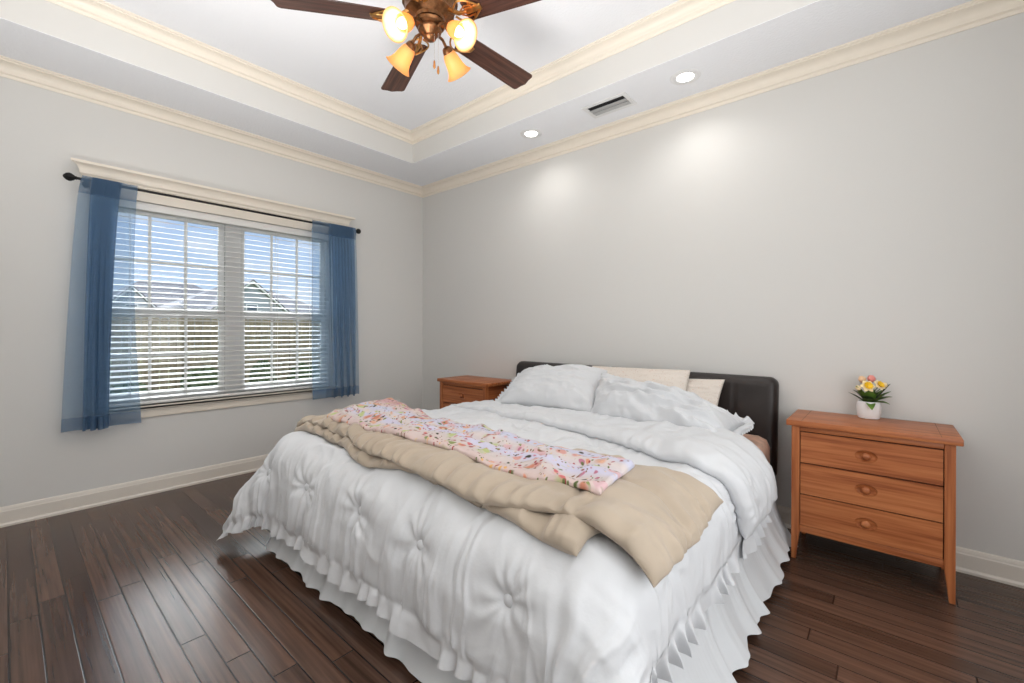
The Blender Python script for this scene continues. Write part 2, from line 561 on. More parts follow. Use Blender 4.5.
# ------------------------------------------------------------------ room shell
RX, RY, HS, HC = 4.8, -3.75, 2.74, 3.0
WY0, WY1, WZ0, WZ1 = -2.665, -1.048, .632, 2.06     # window opening
TB = .14
struct(G().box(-.02, RX+.02, RY-.02, .02, -.08, 0).obj('floor', 'floor', smooth=0))
g = G()
g.box(-TB, 0, RY-TB, WY0, 0, HC+.1); g.box(-TB, 0, WY1, TB, 0, HC+.1)
g.box(-TB, 0, WY0, WY1, 0, WZ0); g.box(-TB, 0, WY0, WY1, WZ1, HC+.1)
struct(g.obj('wall_left', 'wall', smooth=0))
struct(G().box(0, RX, 0, TB, 0, HC+.1).obj('wall_back', 'wall', smooth=0))
struct(G().box(RX, RX+TB, RY-TB, TB, 0, HC+.1).obj('wall_right', 'wall', smooth=0))
struct(G().box(0, RX, RY-TB, RY, 0, HC+.1).obj('wall_front', 'wall', smooth=0))
# tray ceiling: soffit ring, risers, upper field
T0, T1, U0, U1 = .555, RX-.555, RY+.555, -.555
g = G()
g.box(T0-.06, T1+.06, U0-.06, U1+.06, HC, HC+.08)
struct(g.obj('ceiling', 'ceil', smooth=0))
g = G()
for (x0, x1, y0, y1) in ((0, T0-.0005, RY, 0), (T1+.0005, RX, RY, 0), (T0-.0005, T1+.0005, U1+.0005, 0), (T0-.0005, T1+.0005, RY, U0-.0005)):
    g.box(x0, x1, y0, y1, HS, HS+.06)
struct(g.obj('ceiling_soffit', 'ceil', smooth=0))
g = G()
for (x0, x1, y0, y1) in ((T0-.06, T0, U0-.06, U1+.06), (T1, T1+.06, U0-.06, U1+.06), (T0, T1, U1, U1+.06), (T0, T1, U0-.06, U0)):
    g.box(x0, x1, y0, y1, HS+.003, HC)
struct(g.obj('ceiling_riser', 'wall', smooth=0))


def crown_prof(h, p):
    """cove-and-bead crown: (out, z below top)"""
    q = [(0, -h), (.006, -h), (.010, -h+.010), (.010, -h+.016), (.022, -h+.022), (.024, -h+.03)]
    for k in range(9):
        a = k/8*PI/2
        q.append((.024+(p-.042)*(1-math.cos(a)), -h+.032+(h-.052)*math.sin(a)))
    q += [(p-.012, -.018), (p-.012, -.012), (p, -.008), (p, 0), (0, 0)]
    return q


def ring(x0, x1, y0, y1, z):
    return [((x0, y0, z), (1, 1)), ((x1, y0, z), (-1, 1)), ((x1, y1, z), (-1, -1)), ((x0, y1, z), (1, -1))]


struct(G().sweep(crown_prof(.088, .090), ring(0, RX, RY, 0, HS), True).obj('trim_1', 'trim', smooth=25), 'cream crown moulding where the walls meet the lower ceiling')
struct(G().sweep(crown_prof(.082, .085), ring(T0, T1, U0, U1, HC), True).obj('trim_2', 'trim', smooth=25), 'cream crown moulding round the raised tray ceiling')
bp = [(0, 0), (.022, 0), (.022, .012), (.014, .022), (.014, .088), (.011, .094), (.011, .100), (.006, .112), (0, .116)]
for nm, path in (('baseboard_left', [((0, RY, 0), (1, 0)), ((0, 0, 0), (1, -1))]), ('baseboard_back', [((0, 0, 0), (1, -1)), ((RX, 0, 0), (-1, -1))]),
                 ('baseboard_right', [((RX, 0, 0), (-1, -1)), ((RX, RY, 0), (-1, 1))]), ('baseboard_front', [((RX, RY, 0), (-1, 1)), ((0, RY, 0), (1, 1))])):
    struct(G().sweep(bp, path).obj(nm, 'base', smooth=25))

# ------------------------------------------------------------------ window
win = thing('window_1', 'white double-hung twin window in the left wall', 'window', (0, (WY0+WY1)/2, WZ0))
win['kind'] = 'structure'
wl = (0, (WY0+WY1)/2, WZ0)
g = G()
fx0, fx1 = -.13, -.075
g.box(fx0, fx1, WY0, WY0+.035, WZ0, WZ1, .004); g.box(fx0, fx1, WY1-.035, WY1, WZ0, WZ1, .004)
g.box(fx0, fx1, WY0+.035, WY1-.035, WZ0, WZ0+.035, .004); g.box(fx0, fx1, WY0+.035, WY1-.035, WZ1-.035, WZ1, .004)
ym = -1.857
g.box(fx0, fx1+.006, ym-.055, ym+.055, WZ0+.001, WZ1-.001, .004)
g.obj('window_frame', 'vinyl', win, wl)
zr = 1.29
for (a, b) in ((WY0+.035, ym-.055), (ym+.055, WY1-.035)):
    for (z0, z1, xo) in ((WZ0+.035, zr, .0), (zr, WZ1-.035, -.018)):
        g = G(); w = .038
        X0, X1 = fx0+.022+xo, fx1-.004+xo
        g.box(X0, X1, a, a+w, z0, z1, .003); g.box(X0, X1, b-w, b, z0, z1, .003)
        g.box(X0, X1, a+w, b-w, z0, z0+w, .003); g.box(X0, X1, a+w, b-w, z1-w, z1, .003)
        sash = g.obj('sash', 'vinyl', win, wl)
        mg = G(); xm = (X0+X1)/2
        for k in (1, 2):
            y = a+w+(b-a-2*w)*k/3; mg.box(xm-.006, xm+.006, y-.009, y+.009, z0+w, z1-w)
        zc = (z0+z1)/2; mg.box(xm-.0055, xm+.0055, a+w, b-w, zc-.009, zc+.009)
        mg.obj('muntin_grid', 'vinyl', sash, wl, smooth=0)
        G().box(xm-.002, xm+.002, a+w-.004, b-w+.004, z0+w-.004, z1-w+.004).obj('glass_pane', 'glass', sash, wl, smooth=0)
# head casing with crown cap, sill and apron
cy0, cy1 = -2.74, -.925
g = G().box(0, .02, cy0, cy1, WZ1, 2.155, .002)
g.box(0, .03, cy0-.005, cy1+.005, 2.146, 2.158, .003)
p = [(.0, 2.155), (.026, 2.155), (.03, 2.165), (.036, 2.172)]
for k in range(7):
    a = k/6*PI/2; p.append((.036+.034*(1-math.cos(a)), 2.174+.05*math.sin(a)))
p += [(.078, 2.228), (.078, 2.243), (0, 2.243)]
v = []
for (yb, s) in ((cy0, -1), (cy1, 1)):
    for (o, z) in p:
        v.append((o, yb+s*max(0, o-.02), z))
n_ = len(p)
g.add(v, [tuple(range(n_-1, -1, -1)), tuple(range(n_, 2*n_))]+[(k, (k+1) % n_, n_+(k+1) % n_, n_+k) for k in range(n_)])
struct(g.obj('trim_3', 'trim', smooth=25), 'cream crowned head casing above the window')
g = G().box(-.075, .045, WY0, WY1, WZ0-.026, WZ0, .004)
g.box(0.0005, .045, WY0-.05, WY1+.05, WZ0-.026, WZ0, .006)
g.box(0.0005, .016, WY0-.03, WY1+.03, WZ0-.085, WZ0-.026, .004)
struct(g.obj('trim_4', 'trim', smooth=30), 'cream window sill with apron under the blind')

# blind
bl = thing('window_blind', 'white horizontal slat blind, slats open, inside the window opening', 'blind', (-.035, (WY0+WY1)/2, WZ0))
bloc = (-.035, (WY0+WY1)/2, WZ0)
by0, by1 = WY0+.008, WY1-.03
G().box(-.066, -.004, by0, by1, WZ1-.055, WZ1-.002, .004).obj('headrail', 'blind', bl, bloc)
G().box(-.06, -.010, by0, by1, WZ0+.004, WZ0+.026, .006).obj('bottom_rail', 'blind', bl, bloc)
g = G(); zt, zb = WZ1-.075, WZ0+.05; ns = 34
for i in range(ns):
    z = zb+(zt-zb)*i/(ns-1); pr = []
    for k in range(5):
        x = -.060+.050*k/4; pr.append((x, z+.0022*math.sin(PI*k/4)-(x+.035)*.17))
    pr = pr+[(x, zz-.0028) for (x, zz) in pr[::-1]]
    g.prism(pr, by0+.002, by1-.002, 'xzy')
g.obj('slat_panel', 'blind', bl, bloc, smooth=40)
for y in (by0+.16, ym-.32, ym+.32, by1-.16):
    g = G()
    for x in (-.0625, -.0075):
        g.box(x-.0012, x+.0012, y-.0012, y+.0012, WZ0+.02, WZ1-.05)
    g.obj('ladder_cord', 'cord', bl, bloc, smooth=0)

# curtain rod
RZ, RXO = 2.113, .105
rl = (RXO, -1.85, RZ)
rod = thing('curtain_rod', 'thin black curtain rod with bulb finials across the window head', 'curtain rod', rl)
G().tube([(RXO, -2.772, RZ), (RXO, -.885, RZ)], .0085, 12).obj('rod', 'rod', rod, rl)
for y, s in ((-2.772, -1), (-.885, 1)):
    if s < 0:
        pf = [(.009, 0), (.013, .003), (.009, .007), (.016, .013), (.024, .026), (.0255, .035), (.021, .048), (.011, .058), (.004, .062), (.001, .063)]
        gg = G().lathe(pf, (RXO, y, RZ), (0, s, 0), 20, rib=(6, .12))
    else:
        pf = [(.009, 0), (.013, .004), (.008, .010)]+[(.024*math.sin(PI*k/10)+.001, .034-.024*math.cos(PI*k/10)) for k in range(1, 11)]
        gg = G().lathe(pf, (RXO, y, RZ), (0, s, 0), 20)
    gg.obj('finial', 'rod', rod, rl)
for y in (-2.725, -.95):
    G().tube([(0.0225, y, RZ-.01), (RXO-.03, y, RZ-.012), (RXO, y, RZ-.011)], .006, 8).lathe([(.02, 0), (.02, .008), (.006, .012)], (.0205, y, RZ-.01), (1, 0, 0), 16).obj('bracket', 'rod', rod, rl)


def curtain(name, label, ytop, ybot, gath, seed, zb, sway=0.0):
    """sheer rod-pocket panel; ytop/ybot give the plan y of cloth parameter s (0..1), gath the fold depth along s"""
    ns_, nz_ = 260, 60
    s = np.linspace(0, 1, ns_); q = np.linspace(0, 1, nz_)
    Sg, Q = np.meshgrid(s, q, indexing='ij')
    yt = np.interp(Sg, *ytop); yb = np.interp(Sg, *ybot); am = np.interp(Sg, *gath)
    Qs = Q**.6
    y = yt*(1-Qs)+yb*Qs+sway*np.sin(PI*Q**.8)*np.clip((Sg-.6)/.4, 0, 1)
    ph = np.interp(s, *gath[:2])
    cum = np.cumsum(ph); cum = cum/cum[-1]*2*PI*9
    ph2 = np.interp(Sg, s, cum)
    top = np.clip(1-Q*9, 0, 1)
    x = RXO+.0*Sg
    wave = np.sin(ph2+.7*np.sin(2.3*Q+seed))*am
    wave2 = np.sin(ph2*.5+seed+1.8*Q)*am*.9
    x = x+wave*(.35+.65*Q)*.7+wave2*Q*.8+.02*Q*vnoise(Sg*4, Q*2, seed)
    x = np.maximum(x, .03)
    x = RXO+(x-RXO)*np.clip(.35+Q*6, 0, 1)+np.where(Q < .04, .013, .0)
    y = y+am*(.9-.35*Q)*np.cos(ph2+.5*np.sin(3*Q))
    z = RZ+.022-(RZ+.022-zb)*Q+.004*np.sin(ph2*.5)*Q
    # rod pocket closes round the rod
    A = np.stack([x, y, z], -1)
    loc = (RXO, float(y.mean()), zb)
    root = thing(name, label, 'curtain', loc, group=None)
    k = int(nz_*.935); t = int(nz_*.055)+1
    G().grid(A[:, t:k+1]).obj('voile_panel', 'curtain', root, loc, smooth=180, fix=False)
    B = A[:, k:].copy(); B[..., 0] += .0015
    G().grid(B).obj('bottom_hem', 'hem', root, loc, smooth=180, fix=False)
    C = A[:, :t+1].copy()
    D = C.copy(); D[..., 0] = 2*RXO-C[..., 0]-.004
    G().grid(C).obj('rod_pocket', 'hem', root, loc, smooth=180, fix=False)
    return root


curtain('sheer_curtain', 'sheer blue curtain at the window end farther from the bed', ([0, .62, .74, 1], [-2.752, -2.60, -2.565, -2.483]), ([0, .25, .55, .74, 1], [-2.84, -2.745, -2.655, -2.62, -2.455]),
        ([0, .2, .32, .62, .72, .82, 1], [.004, .007, .032, .036, .016, .006, .003]), 3, .528, -.03)
curtain('sheer_curtain', 'sheer blue curtain at the window end nearer the bed', ([0, .3, .42, 1], [-1.304, -1.165, -1.12, -.893]), ([0, .3, .42, 1], [-1.292, -1.13, -1.08, -.832]),
        ([0, .2, .32, .42, .9, 1], [.003, .005, .014, .03, .032, .006]), 8, .548)

# outlet on the left wall
ol = (0, -.335, .367)
o = thing('wall_outlet', 'white duplex outlet low on the left wall by the corner', 'outlet', ol)
G().box(.0, .006, -.335-.036, -.335+.036, .367-.058, .367+.058, .002).obj('cover_plate', 'outlet', o, ol)
for dz in (-.02, .02):
    r = G().lathe([(.0165, 0), (.0165, .0035), (.015, .0045)], (.006, -.335, .367+dz), (1, 0, 0), 20).obj('receptacle', 'outlet', o, ol)
    g = G()
    for dy in (-.006, .006):
        g.box(.0105, .0112, -.335+dy-.001, -.335+dy+.001, .367+dz-.001, .367+dz+.008)
    g.obj('slot', 'slot', r, ol, smooth=0)


# ------------------------------------------------------------------ ceiling things
def can(x, y, label):
    loc = (x, y, HS)
    c = thing('recessed_light', label, 'light', loc, group='recessed ceiling lights')
    G().lathe([(.049, -.001), (.053, -.005), (.060, -.006), (.082, -.005), (.088, -.0005), (.088, .0), (.049, .0)], loc, (0, 0, 1), 40, cap=False).obj('trim_ring', 'canrim', c, loc)
    G().lathe([(.0005, -.004), (.025, -.0038), (.0485, -.0025), (.0485, -.0005)], loc, (0, 0, 1), 40, cap=False).obj('lens', 'lens', c, loc)
    l = bpy.data.lights.new('can_glow', 'SPOT'); l.energy = CAN_W; l.spot_size = math.radians(150); l.spot_blend = .9
    l.shadow_soft_size = .05; l.color = (1, .975, .94)
    lo = bpy.data.objects.new('can_glow', l); COL.objects.link(lo); lo.location = (0, 0, -.012); lo.parent = c
    return c


can(1.80, -.33, 'round recessed ceiling light near the corner, lit, left of the air vent')
can(3.01, -.33, 'round recessed ceiling light right of the air vent, lit')

vl = (2.485, -.325, HS)
vt = thing('air_vent', 'white rectangular air vent in the lower ceiling between two recessed lights', 'vent', vl)
g = G(); a, b_, w = .165, .095, .028
vx, vy = vl[0], vl[1]
for (x0, x1, y0, y1) in ((-a, a, -b_, -b_+w), (-a, a, b_-w, b_), (-a, -a+w, -b_+w, b_-w), (a-w, a, -b_+w, b_-w)):
    g.box(vx+x0, vx+x1, vy+y0, vy+y1, HS-.008, HS-.0005, .002)
g.obj('vent_frame', 'ventm', vt, vl)
G().box(vx-a+w, vx+a-w, vy-b_+w, vy+b_-w, HS-.002, HS-.0005).obj('throat', 'ventd', vt, vl, smooth=0)
for (ya, yb) in ((vy-.032, vy+.018), (vy+.012, vy+.062)):
    G().prism([(ya, HS-.010), (ya+.002, HS-.012), (yb, HS-.006), (yb, HS-.004)], vx-a+w, vx+a-w, 'yzx').obj('louver', 'louver', vt, vl)

# ceiling fan
FX, FY, FZ = 2.33, -1.77, 2.612
fl_ = (FX, FY, HC)
fan = thing('ceiling_fan', 'five-blade ceiling fan with four lit amber glass shades', 'ceiling fan', fl_)
G().lathe([(.001, 0), (.07, 0), (.07, -.012), (.06, -.03), (.04, -.05), (.016, -.058)], (FX, FY, HC), (0, 0, 1), 32).obj('canopy', 'bronze', fan, fl_)
G().tube([(FX, FY, HC-.05), (FX, FY, FZ+.2)], .0127, 16).obj('downrod', 'bronze', fan, fl_)
G().lathe([(.02, .21), (.045, .205), (.075, .185), (.105, .165), (.118, .14), (.122, .10), (.128, .095), (.128, .085), (.118, .08), (.108, .05), (.112, .045), (.112, .038), (.095, .03), (.07, .018), (.066, .004), (.02, .002)],
          (FX, FY, FZ), (0, 0, 1), 48, rib=(16, .012)).obj('motor_housing', 'bronze', fan, fl_)
G().lathe([(.05, .004), (.066, 0), (.072, -.008), (.066, -.018), (.05, -.024), (.054, -.03), (.054, -.042), (.046, -.05), (.034, -.058), (.026, -.064), (.030, -.070), (.026, -.078), (.012, -.086), (.002, -.089)],
          (FX, FY, FZ), (0, 0, 1), 40, rib=(12, .02)).obj('switch_housing', 'bronze', fan, fl_)
R0, R1 = .185, .692
for k in range(5):
    az = math.radians(160.6+72*k); pit = math.radians(11)
    rot = Matrix.Rotation(az, 4, 'Z')@Matrix.Rotation(-pit, 4, 'X')
    out = []
    wroot, wtip = .058, .072
    out += [(R0+.012, -wroot), (R1-.030, -wtip), (R1-.020, -wtip+.004), (R1-.013, -wtip+.013), (R1-.010, -.030), (R1, 0), (R1-.010, .030), (R1-.013, wtip-.013), (R1-.020, wtip-.004), (R1-.030, wtip), (R0+.012, wroot), (R0, wroot-.02), (R0, -wroot+.02)]
    pr = G().prism(out, -.003, .003)
    bo = pr.obj('fan_blade', 'blade', fan, (0, 0, 0), smooth=30)
    bo.matrix_local = Matrix.Translation((0, 0, FZ-HC+.004))@rot
    md = bo.modifiers.new('bev', 'BEVEL'); md.width = .0015; md.segments = 1
    # pierced bronze blade iron
    gi = G()
    gi.tube([(.10, 0, .035), (.13, 0, .012), (.16, 0, -.008), (.20, 0, -.010)], [.012, .010, .009, .008], 10)
    for s in (-1, 1):
        pts = []
        for j in range(13):
            tt = j/12
            pts.append((.135+.125*tt, s*(.012+.043*math.sin(PI*tt**.8)*1.0), -.004-.006*tt))
        gi.tube(pts, .0048, 8)
        gi.tube([(.17, s*.010, -.009), (.20, s*.028, -.010), (.235, s*.022, -.010)], .0035, 6)
        gi.lathe([(.001, -.004), (.007, -.004), (.008, 0), (.001, .001)], (.225, s*.032, -.008), (0, 0, 1), 10)
    gi.box(.19, .27, -.016, .016, -.010, -.0045, .002)
    io = gi.obj('blade_iron', 'brass', fan, (0, 0, 0), smooth=45)
    io.matrix_local = Matrix.Translation((0, 0, FZ-HC+.004))@rot
for k in range(4):
    az = math.radians(8+90*k)
    d = Vector((math.cos(az), math.sin(az), 0)); up = Vector((0, 0, 1))
    C0 = Vector((FX, FY, FZ))
    tilt = math.radians(38)
    axd = d*math.cos(tilt)-up*math.sin(tilt)
    neck = C0+d*.118+up*(-.062)
    arm = [C0+d*.04+up*(-.040), C0+d*.062+up*(-.030), C0+d*.088+up*(-.032), C0+d*.105+up*(-.046), neck]
    ao = G().tube(arm, [.008, .007, .007, .007, .008], 10).lathe([(.012, -.012), (.02, -.006), (.024, .004), (.026, .016), (.022, .018)], neck, axd, 20).obj('light_arm', 'bronze', fan, fl_)
    pf = []
    for (r, h) in ((.022, .010), (.027, .016), (.033, .028), (.037, .045), (.040, .065), (.0435, .085), (.050, .103), (.060, .117), (.066, .122)):
        pf.append((r, h))
    inner = [(r-.003, h+.001) for (r, h) in pf[::-1]]
    G().lathe(pf+inner, neck, axd, 32, cap=False).obj('shade', 'amber', fan, fl_, smooth=60)
    pb = neck+axd*.068
    bf = [(.012, -.045), (.013, -.028), (.016, -.020)]+[(.0235*math.sin(PI*q/10), -.0235*math.cos(PI*q/10)*1.1) for q in range(3, 11)]
    G().lathe(bf, pb, axd, 20).obj('bulb', 'bulb', fan, fl_, smooth=80)
    l = bpy.data.lights.new('bulb_glow', 'POINT'); l.energy = BULB_W; l.color = (1, .82, .58); l.shadow_soft_size = .012
    lo = bpy.data.objects.new('bulb_glow', l); COL.objects.link(lo); lo.location = neck+axd*.098-Vector(fl_); lo.parent = fan
for (dx, dy, ln) in ((.028, .004, .135), (.034, .022, .155)):
    z0 = FZ-.05
    pc = G()
    for q in range(34):
        z = z0-ln*q/33; pc.lathe([(.0004, -.0017), (.0016, 0), (.0004, .0017)], (FX+dx, FY+dy, z), (0, 0, 1), 6)
    co = pc.obj('pull_chain', 'chain', fan, fl_)
    G().lathe([(.0015, 0), (.004, -.006), (.0045, -.018), (.006, -.026), (.0055, -.034), (.002, -.040)], (FX+dx, FY+dy, z0-ln), (0, 0, 1), 12).obj('pull_knob', 'brass', co, fl_)


# ------------------------------------------------------------------ nightstands
def nightstand(loc, label):
    W2, D, H = .301, .378, .686          # half width between outer leg faces, depth, height under top
    t = thing('nightstand', label, 'nightstand', loc)
    # local frame: front faces -y, y = 0 at the back
    G().box(-W2-.022, W2+.022, -D-.014, .0, H, H+.030, .004).obj('top', 'wx', t)
    for x in (-W2+.045, W2-.045):
        G().box(x-.0006, x+.0006, -D-.0145, .0, H+.0295, H+.0304).obj('top_inlay_line', 'gap', t, smooth=0)
    pw = .036
    for sx in (-1, 1):
        for fr in (0, 1):
            y0, y1 = (-D, -D+pw) if fr == 0 else (-pw-.002, -.002)
            # inner faces taper below the case
            xo, xi, xt = sx*W2, sx*(W2-pw), sx*(W2-.020)
            yo, yi = (y0, y1) if fr == 0 else (y1, y0)
            yt = yo+(.022 if fr == 0 else -.022)
            V = []
            for (z, xin, yin) in ((0, xt, yt), (.15, xi, yi), (H, xi, yi)):
                V += [(xo, yo, z), (xin, yo, z), (xin, yin, z), (xo, yin, z)]
            F = [(3, 2, 1, 0), (8, 9, 10, 11)]
            for j in (0, 4):
                F += [(j+k, j+(k+1) % 4, j+4+(k+1) % 4, j+4+k) for k in range(4)]
            lg = G().add(V, F).obj('leg', 'wz', t, smooth=0)
            md = lg.modifiers.new('bev', 'BEVEL'); md.width = .003; md.segments = 2
    zi0, zi1 = .178, .659
    for sx in (-1, 1):
        x0, x1 = sorted((sx*(W2-.008), sx*(W2-.022)))
        G().box(x0, x1, -D+pw, -pw-.002, .15, H, .001).obj('side_panel', 'wy', t)
    G().box(-W2+pw, W2-pw, -.016, -.004, .15, H).obj('back_panel', 'wx', t, smooth=0)
    G().box(-W2+pw, W2-pw, -D+.006, -D+.026, zi1+.002, H, .001).obj('top_rail', 'wx', t)
    G().box(-W2+pw, W2-pw, -D+.006, -D+.026, .143, zi0, .002).obj('bottom_rail', 'wx', t)
    G().box(-W2+pw, W2-pw, -D+.026, -.016, .150, .160).obj('bottom_panel', 'wx', t, smooth=0)
    G().box(-W2+pw, W2-pw, -D+.02, -D+.03, zi0, zi1+.004).obj('recess', 'gap', t, smooth=0)
    h = (zi1-zi0)/3
    for i in range(3):
        z0 = zi0+i*h+.003; z1 = zi0+(i+1)*h-.003
        x0, x1 = -W2+pw+.0035, W2-pw-.0035
        yf = -D+.004; zc = (z0+z1)/2
        # drawer front with an oval dished hollow
        rx, rz = .042, .029; nseg = 32
        th = [2*PI*k/nseg for k in range(nseg)]
        V = []; F = []
        # outer rectangle sampled at the angles of the oval
        def rect(a):
            c, s = math.cos(a), math.sin(a)
            k = min((x1-x0)/2/abs(c) if abs(c) > 1e-9 else 9, (z1-z0)/2/abs(s) if abs(s) > 1e-9 else 9)
            return (k*c, k*s)
        cor = math.atan2((z1-z0)/2, (x1-x0)/2)
        angs = sorted(set([round(a, 6) for a in th]+[round(q % (2*PI), 6) for q in (cor, PI-cor, PI+cor, -cor)]))
        na = len(angs)
        rings = [('r', 1, yf), ('o', 1.0, yf), ('o', .93, yf+.004), ('o', .75, yf+.009), ('o', .45, yf+.011), ('o', .02, yf+.011)]
        for kind, sc, y in rings:
            for a in angs:
                if kind == 'r':
                    px, pz = rect(a)
                else:
                    px, pz = rx*sc*math.cos(a), rz*sc*math.sin(a)
                V.append((px, y, zc+pz))
        for j in range(len(rings)-1):
            F += [(j*na+k, j*na+(k+1) % na, (j+1)*na+(k+1) % na, (j+1)*na+k) for k in range(na)]
        b0 = len(V)
        for a in angs:
            px, pz = rect(a); V.append((px, -D+.0195, zc+pz))
        F += [(b0+k, b0+(k+1) % na, (k+1) % na, k) for k in range(na)]
        F.append(tuple(b0+k for k in range(na)))
        dr = G().add(V, F).obj('drawer', 'wx', t, smooth=35)
        kb = G()
        prof = [(.012, -.010), (.010, -.004), (.011, .0), (.0165, .005), (.0175, .009), (.014, .013), (.006, .0155), (.0005, .016)]
        kb.lathe(prof, (0, yf, zc), (0, -1, 0), 24)
        kb.obj('knob', 'wx', dr, smooth=60)
    return t


ns_r = nightstand((3.886, -.024, 0), 'three-drawer cherry wood nightstand holding the flower pot, right of the bed')
ns_l = dup(ns_r, (1.078, -.024, 0), 0, 'cherry wood nightstand in the corner left of the bed, mostly hidden by the bed')

# flower pot
pl = (3.888, -.09, .716)
pt = thing('potted_flowers', 'small white ribbed pot of yellow and pink flowers on the right nightstand', 'flower pot', pl)
G().lathe([(.030, 0), (.037, .002), (.040, .012), (.042, .03), (.0425, .052), (.041, .068), (.038, .075), (.035, .075), (.035, .064), (.001, .064)], pl, (0, 0, 1), 48, rib=(24, .012)).obj('pot', 'pot', pt, pl)
G().lathe([(.0355, .0625), (.02, .066), (.001, .067)], pl, (0, 0, 1), 20, cap=False).obj('soil', 'soil', pt, pl)
pt.scale = (1.2, 1.2, 1.2)
P0 = Vector(pl)+Vector((0, 0, .064))
cr_ = Vector(rtv); tc_ = -Vector(axv)             # right and toward-viewer directions of the bouquet


def leafm(base, d, length, width, droop, mat):
    d = Vector(d).normalized(); side = d.cross(Vector((0, 0, 1)))
    side = side.normalized() if side.length > .1 else Vector((1, 0, 0))
    A = []
    for i in range(9):
        s = i/8; p = Vector(base)+d*(length*s)+Vector((0, 0, -droop*s*s))
        w = width*math.sin(PI*min(1, s*.92+.06))**.8
        nrm = side.cross(d)
        A.append([p-side*w+nrm*w*.35, p, p+side*w+nrm*w*.35])
    return G().grid(A).obj('leaf', mat, pt, pl, smooth=80, fix=False)


for (rx, ry, rz, ln, wd, dr, mt) in ((-.75, .25, .75, .105, .012, .012, 'leaf'), (-.95, .1, .5, .098, .008, .012, 'leafd'), (-.55, .55, .45, .07, .014, .02, 'leaf'), (-.55, .9, .35, .062, .014, .045, 'leaf'), (.3, .8, .6, .07, .016, .02, 'leaf'),
                                     (.75, .4, .65, .085, .016, .01, 'leaf'), (.95, .0, .45, .095, .007, .03, 'leafd'), (.85, .3, .9, .1, .012, .0, 'leafd'), (.5, -.3, .8, .08, .014, .02, 'leafd'), (-.4, -.5, .7, .08, .014, .02, 'leafd'),
                                     (.1, .6, .9, .075, .014, .02, 'leafd'), (.45, .7, .35, .065, .016, .03, 'leaf'), (-.35, .5, .8, .075, .02, .015, 'leaf'), (.35, .45, .8, .078, .021, .012, 'leaf'), (.0, .8, .6, .06, .018, .02, 'leafd'), (.65, .5, .5, .08, .018, .02, 'leaf'), (-.6, .5, .6, .075, .017, .02, 'leafd'), (.1, .1, 1, .085, .018, 0, 'leafd'), (-.2, .4, .9, .08, .012, .01, 'leaf')):
    leafm(P0+cr_*(rx*.012)+tc_*(ry*.012), cr_*rx+tc_*ry+Vector((0, 0, rz*1.35)), ln*1.12, wd*1.15, dr, mt)


def stem(q):
    return G().tube([P0, P0*.5+q*.5+Vector((0, 0, .012)), q], .0016, 6).obj('stem', 'leaf', pt, pl)


def daffodil(q, face, r):
    face = Vector(face).normalized(); u = face.orthogonal().normalized(); w = face.cross(u)
    root = G()
    for k in range(6):
        a = 2*PI*k/6+.3; d = u*math.cos(a)+w*math.sin(a); sd = face.cross(d); A = []
        for i in range(6):
            s = i/5; wd_ = r*.36*math.sin(PI*(s*.86+.1))
            p = q+d*(r*(.15+.85*s))+face*(r*.15*math.sin(s*2.2)-r*.10*s)
            A.append([p-sd*wd_, p+face*r*.05, p+sd*wd_])
        root.grid(A)
    fo = root.obj('blossom', 'petal', pt, pl, smooth=80, fix=False)
    G().lathe([(r*.14, 0), (r*.34, r*.10), (r*.44, r*.28), (r*.58, r*.40), (r*.53, r*.40), (r*.38, r*.28), (r*.05, r*.1)], q, face, 18, cap=False, rib=(9, .08)).obj('trumpet', 'yellow', fo, pl)


def bud(q, r, mat, d):
    g = G(); d = Vector(d).normalized()
    for k in range(5):
        u = d.orthogonal().normalized(); w = d.cross(u); a = 2*PI*k/5
        e_ = u*math.cos(a)+w*math.sin(a); sd = d.cross(e_); A = []
        for i in range(6):
            s = i/5
            p = q+d*(r*(1.5*s-.6))+e_*(r*.55*math.sin(PI*(.12+.75*s)))
            wd_ = r*.55*math.sin(PI*(s*.8+.12)); A.append([p-sd*wd_, p+e_*r*.14, p+sd*wd_])
        g.grid(A)
    g.lathe([(.0005, -r*.6), (r*.5, -r*.2), (r*.5, r*.4), (.0005, r*.9)], q, d, 10)
    g.obj('flower_bud', mat, pt, pl, smooth=80, fix=False)


for (x, y, z, face, r) in ((-.030, .03, .080, (-.25, .85, .45), .028), (.024, .026, .084, (.2, .8, .6), .026)):
    q = P0+cr_*x+tc_*y+Vector((0, 0, z))
    stem(q); daffodil(q, cr_*face[0]+tc_*face[1]+Vector((0, 0, face[2])), r)
for (x, y, z, r, mt) in ((-.030, .0, .104, .019, 'peach'), (.006, .005, .107, .020, 'pink'), (.050, .02, .082, .015, 'petal'), (-.062, .02, .070, .014, 'petal')):
    q = P0+cr_*x+tc_*y+Vector((0, 0, z)); stem(q); bud(q, r, mt, (x*6, 0, 1))

# ------------------------------------------------------------------ bed
hl = (2.475, -.09, .02)
bed = thing('bed', 'king bed with dark grey upholstered headboard against the back wall', 'bed', (2.475, -1.1, 0))
bloc2 = (2.475, -1.1, 0)


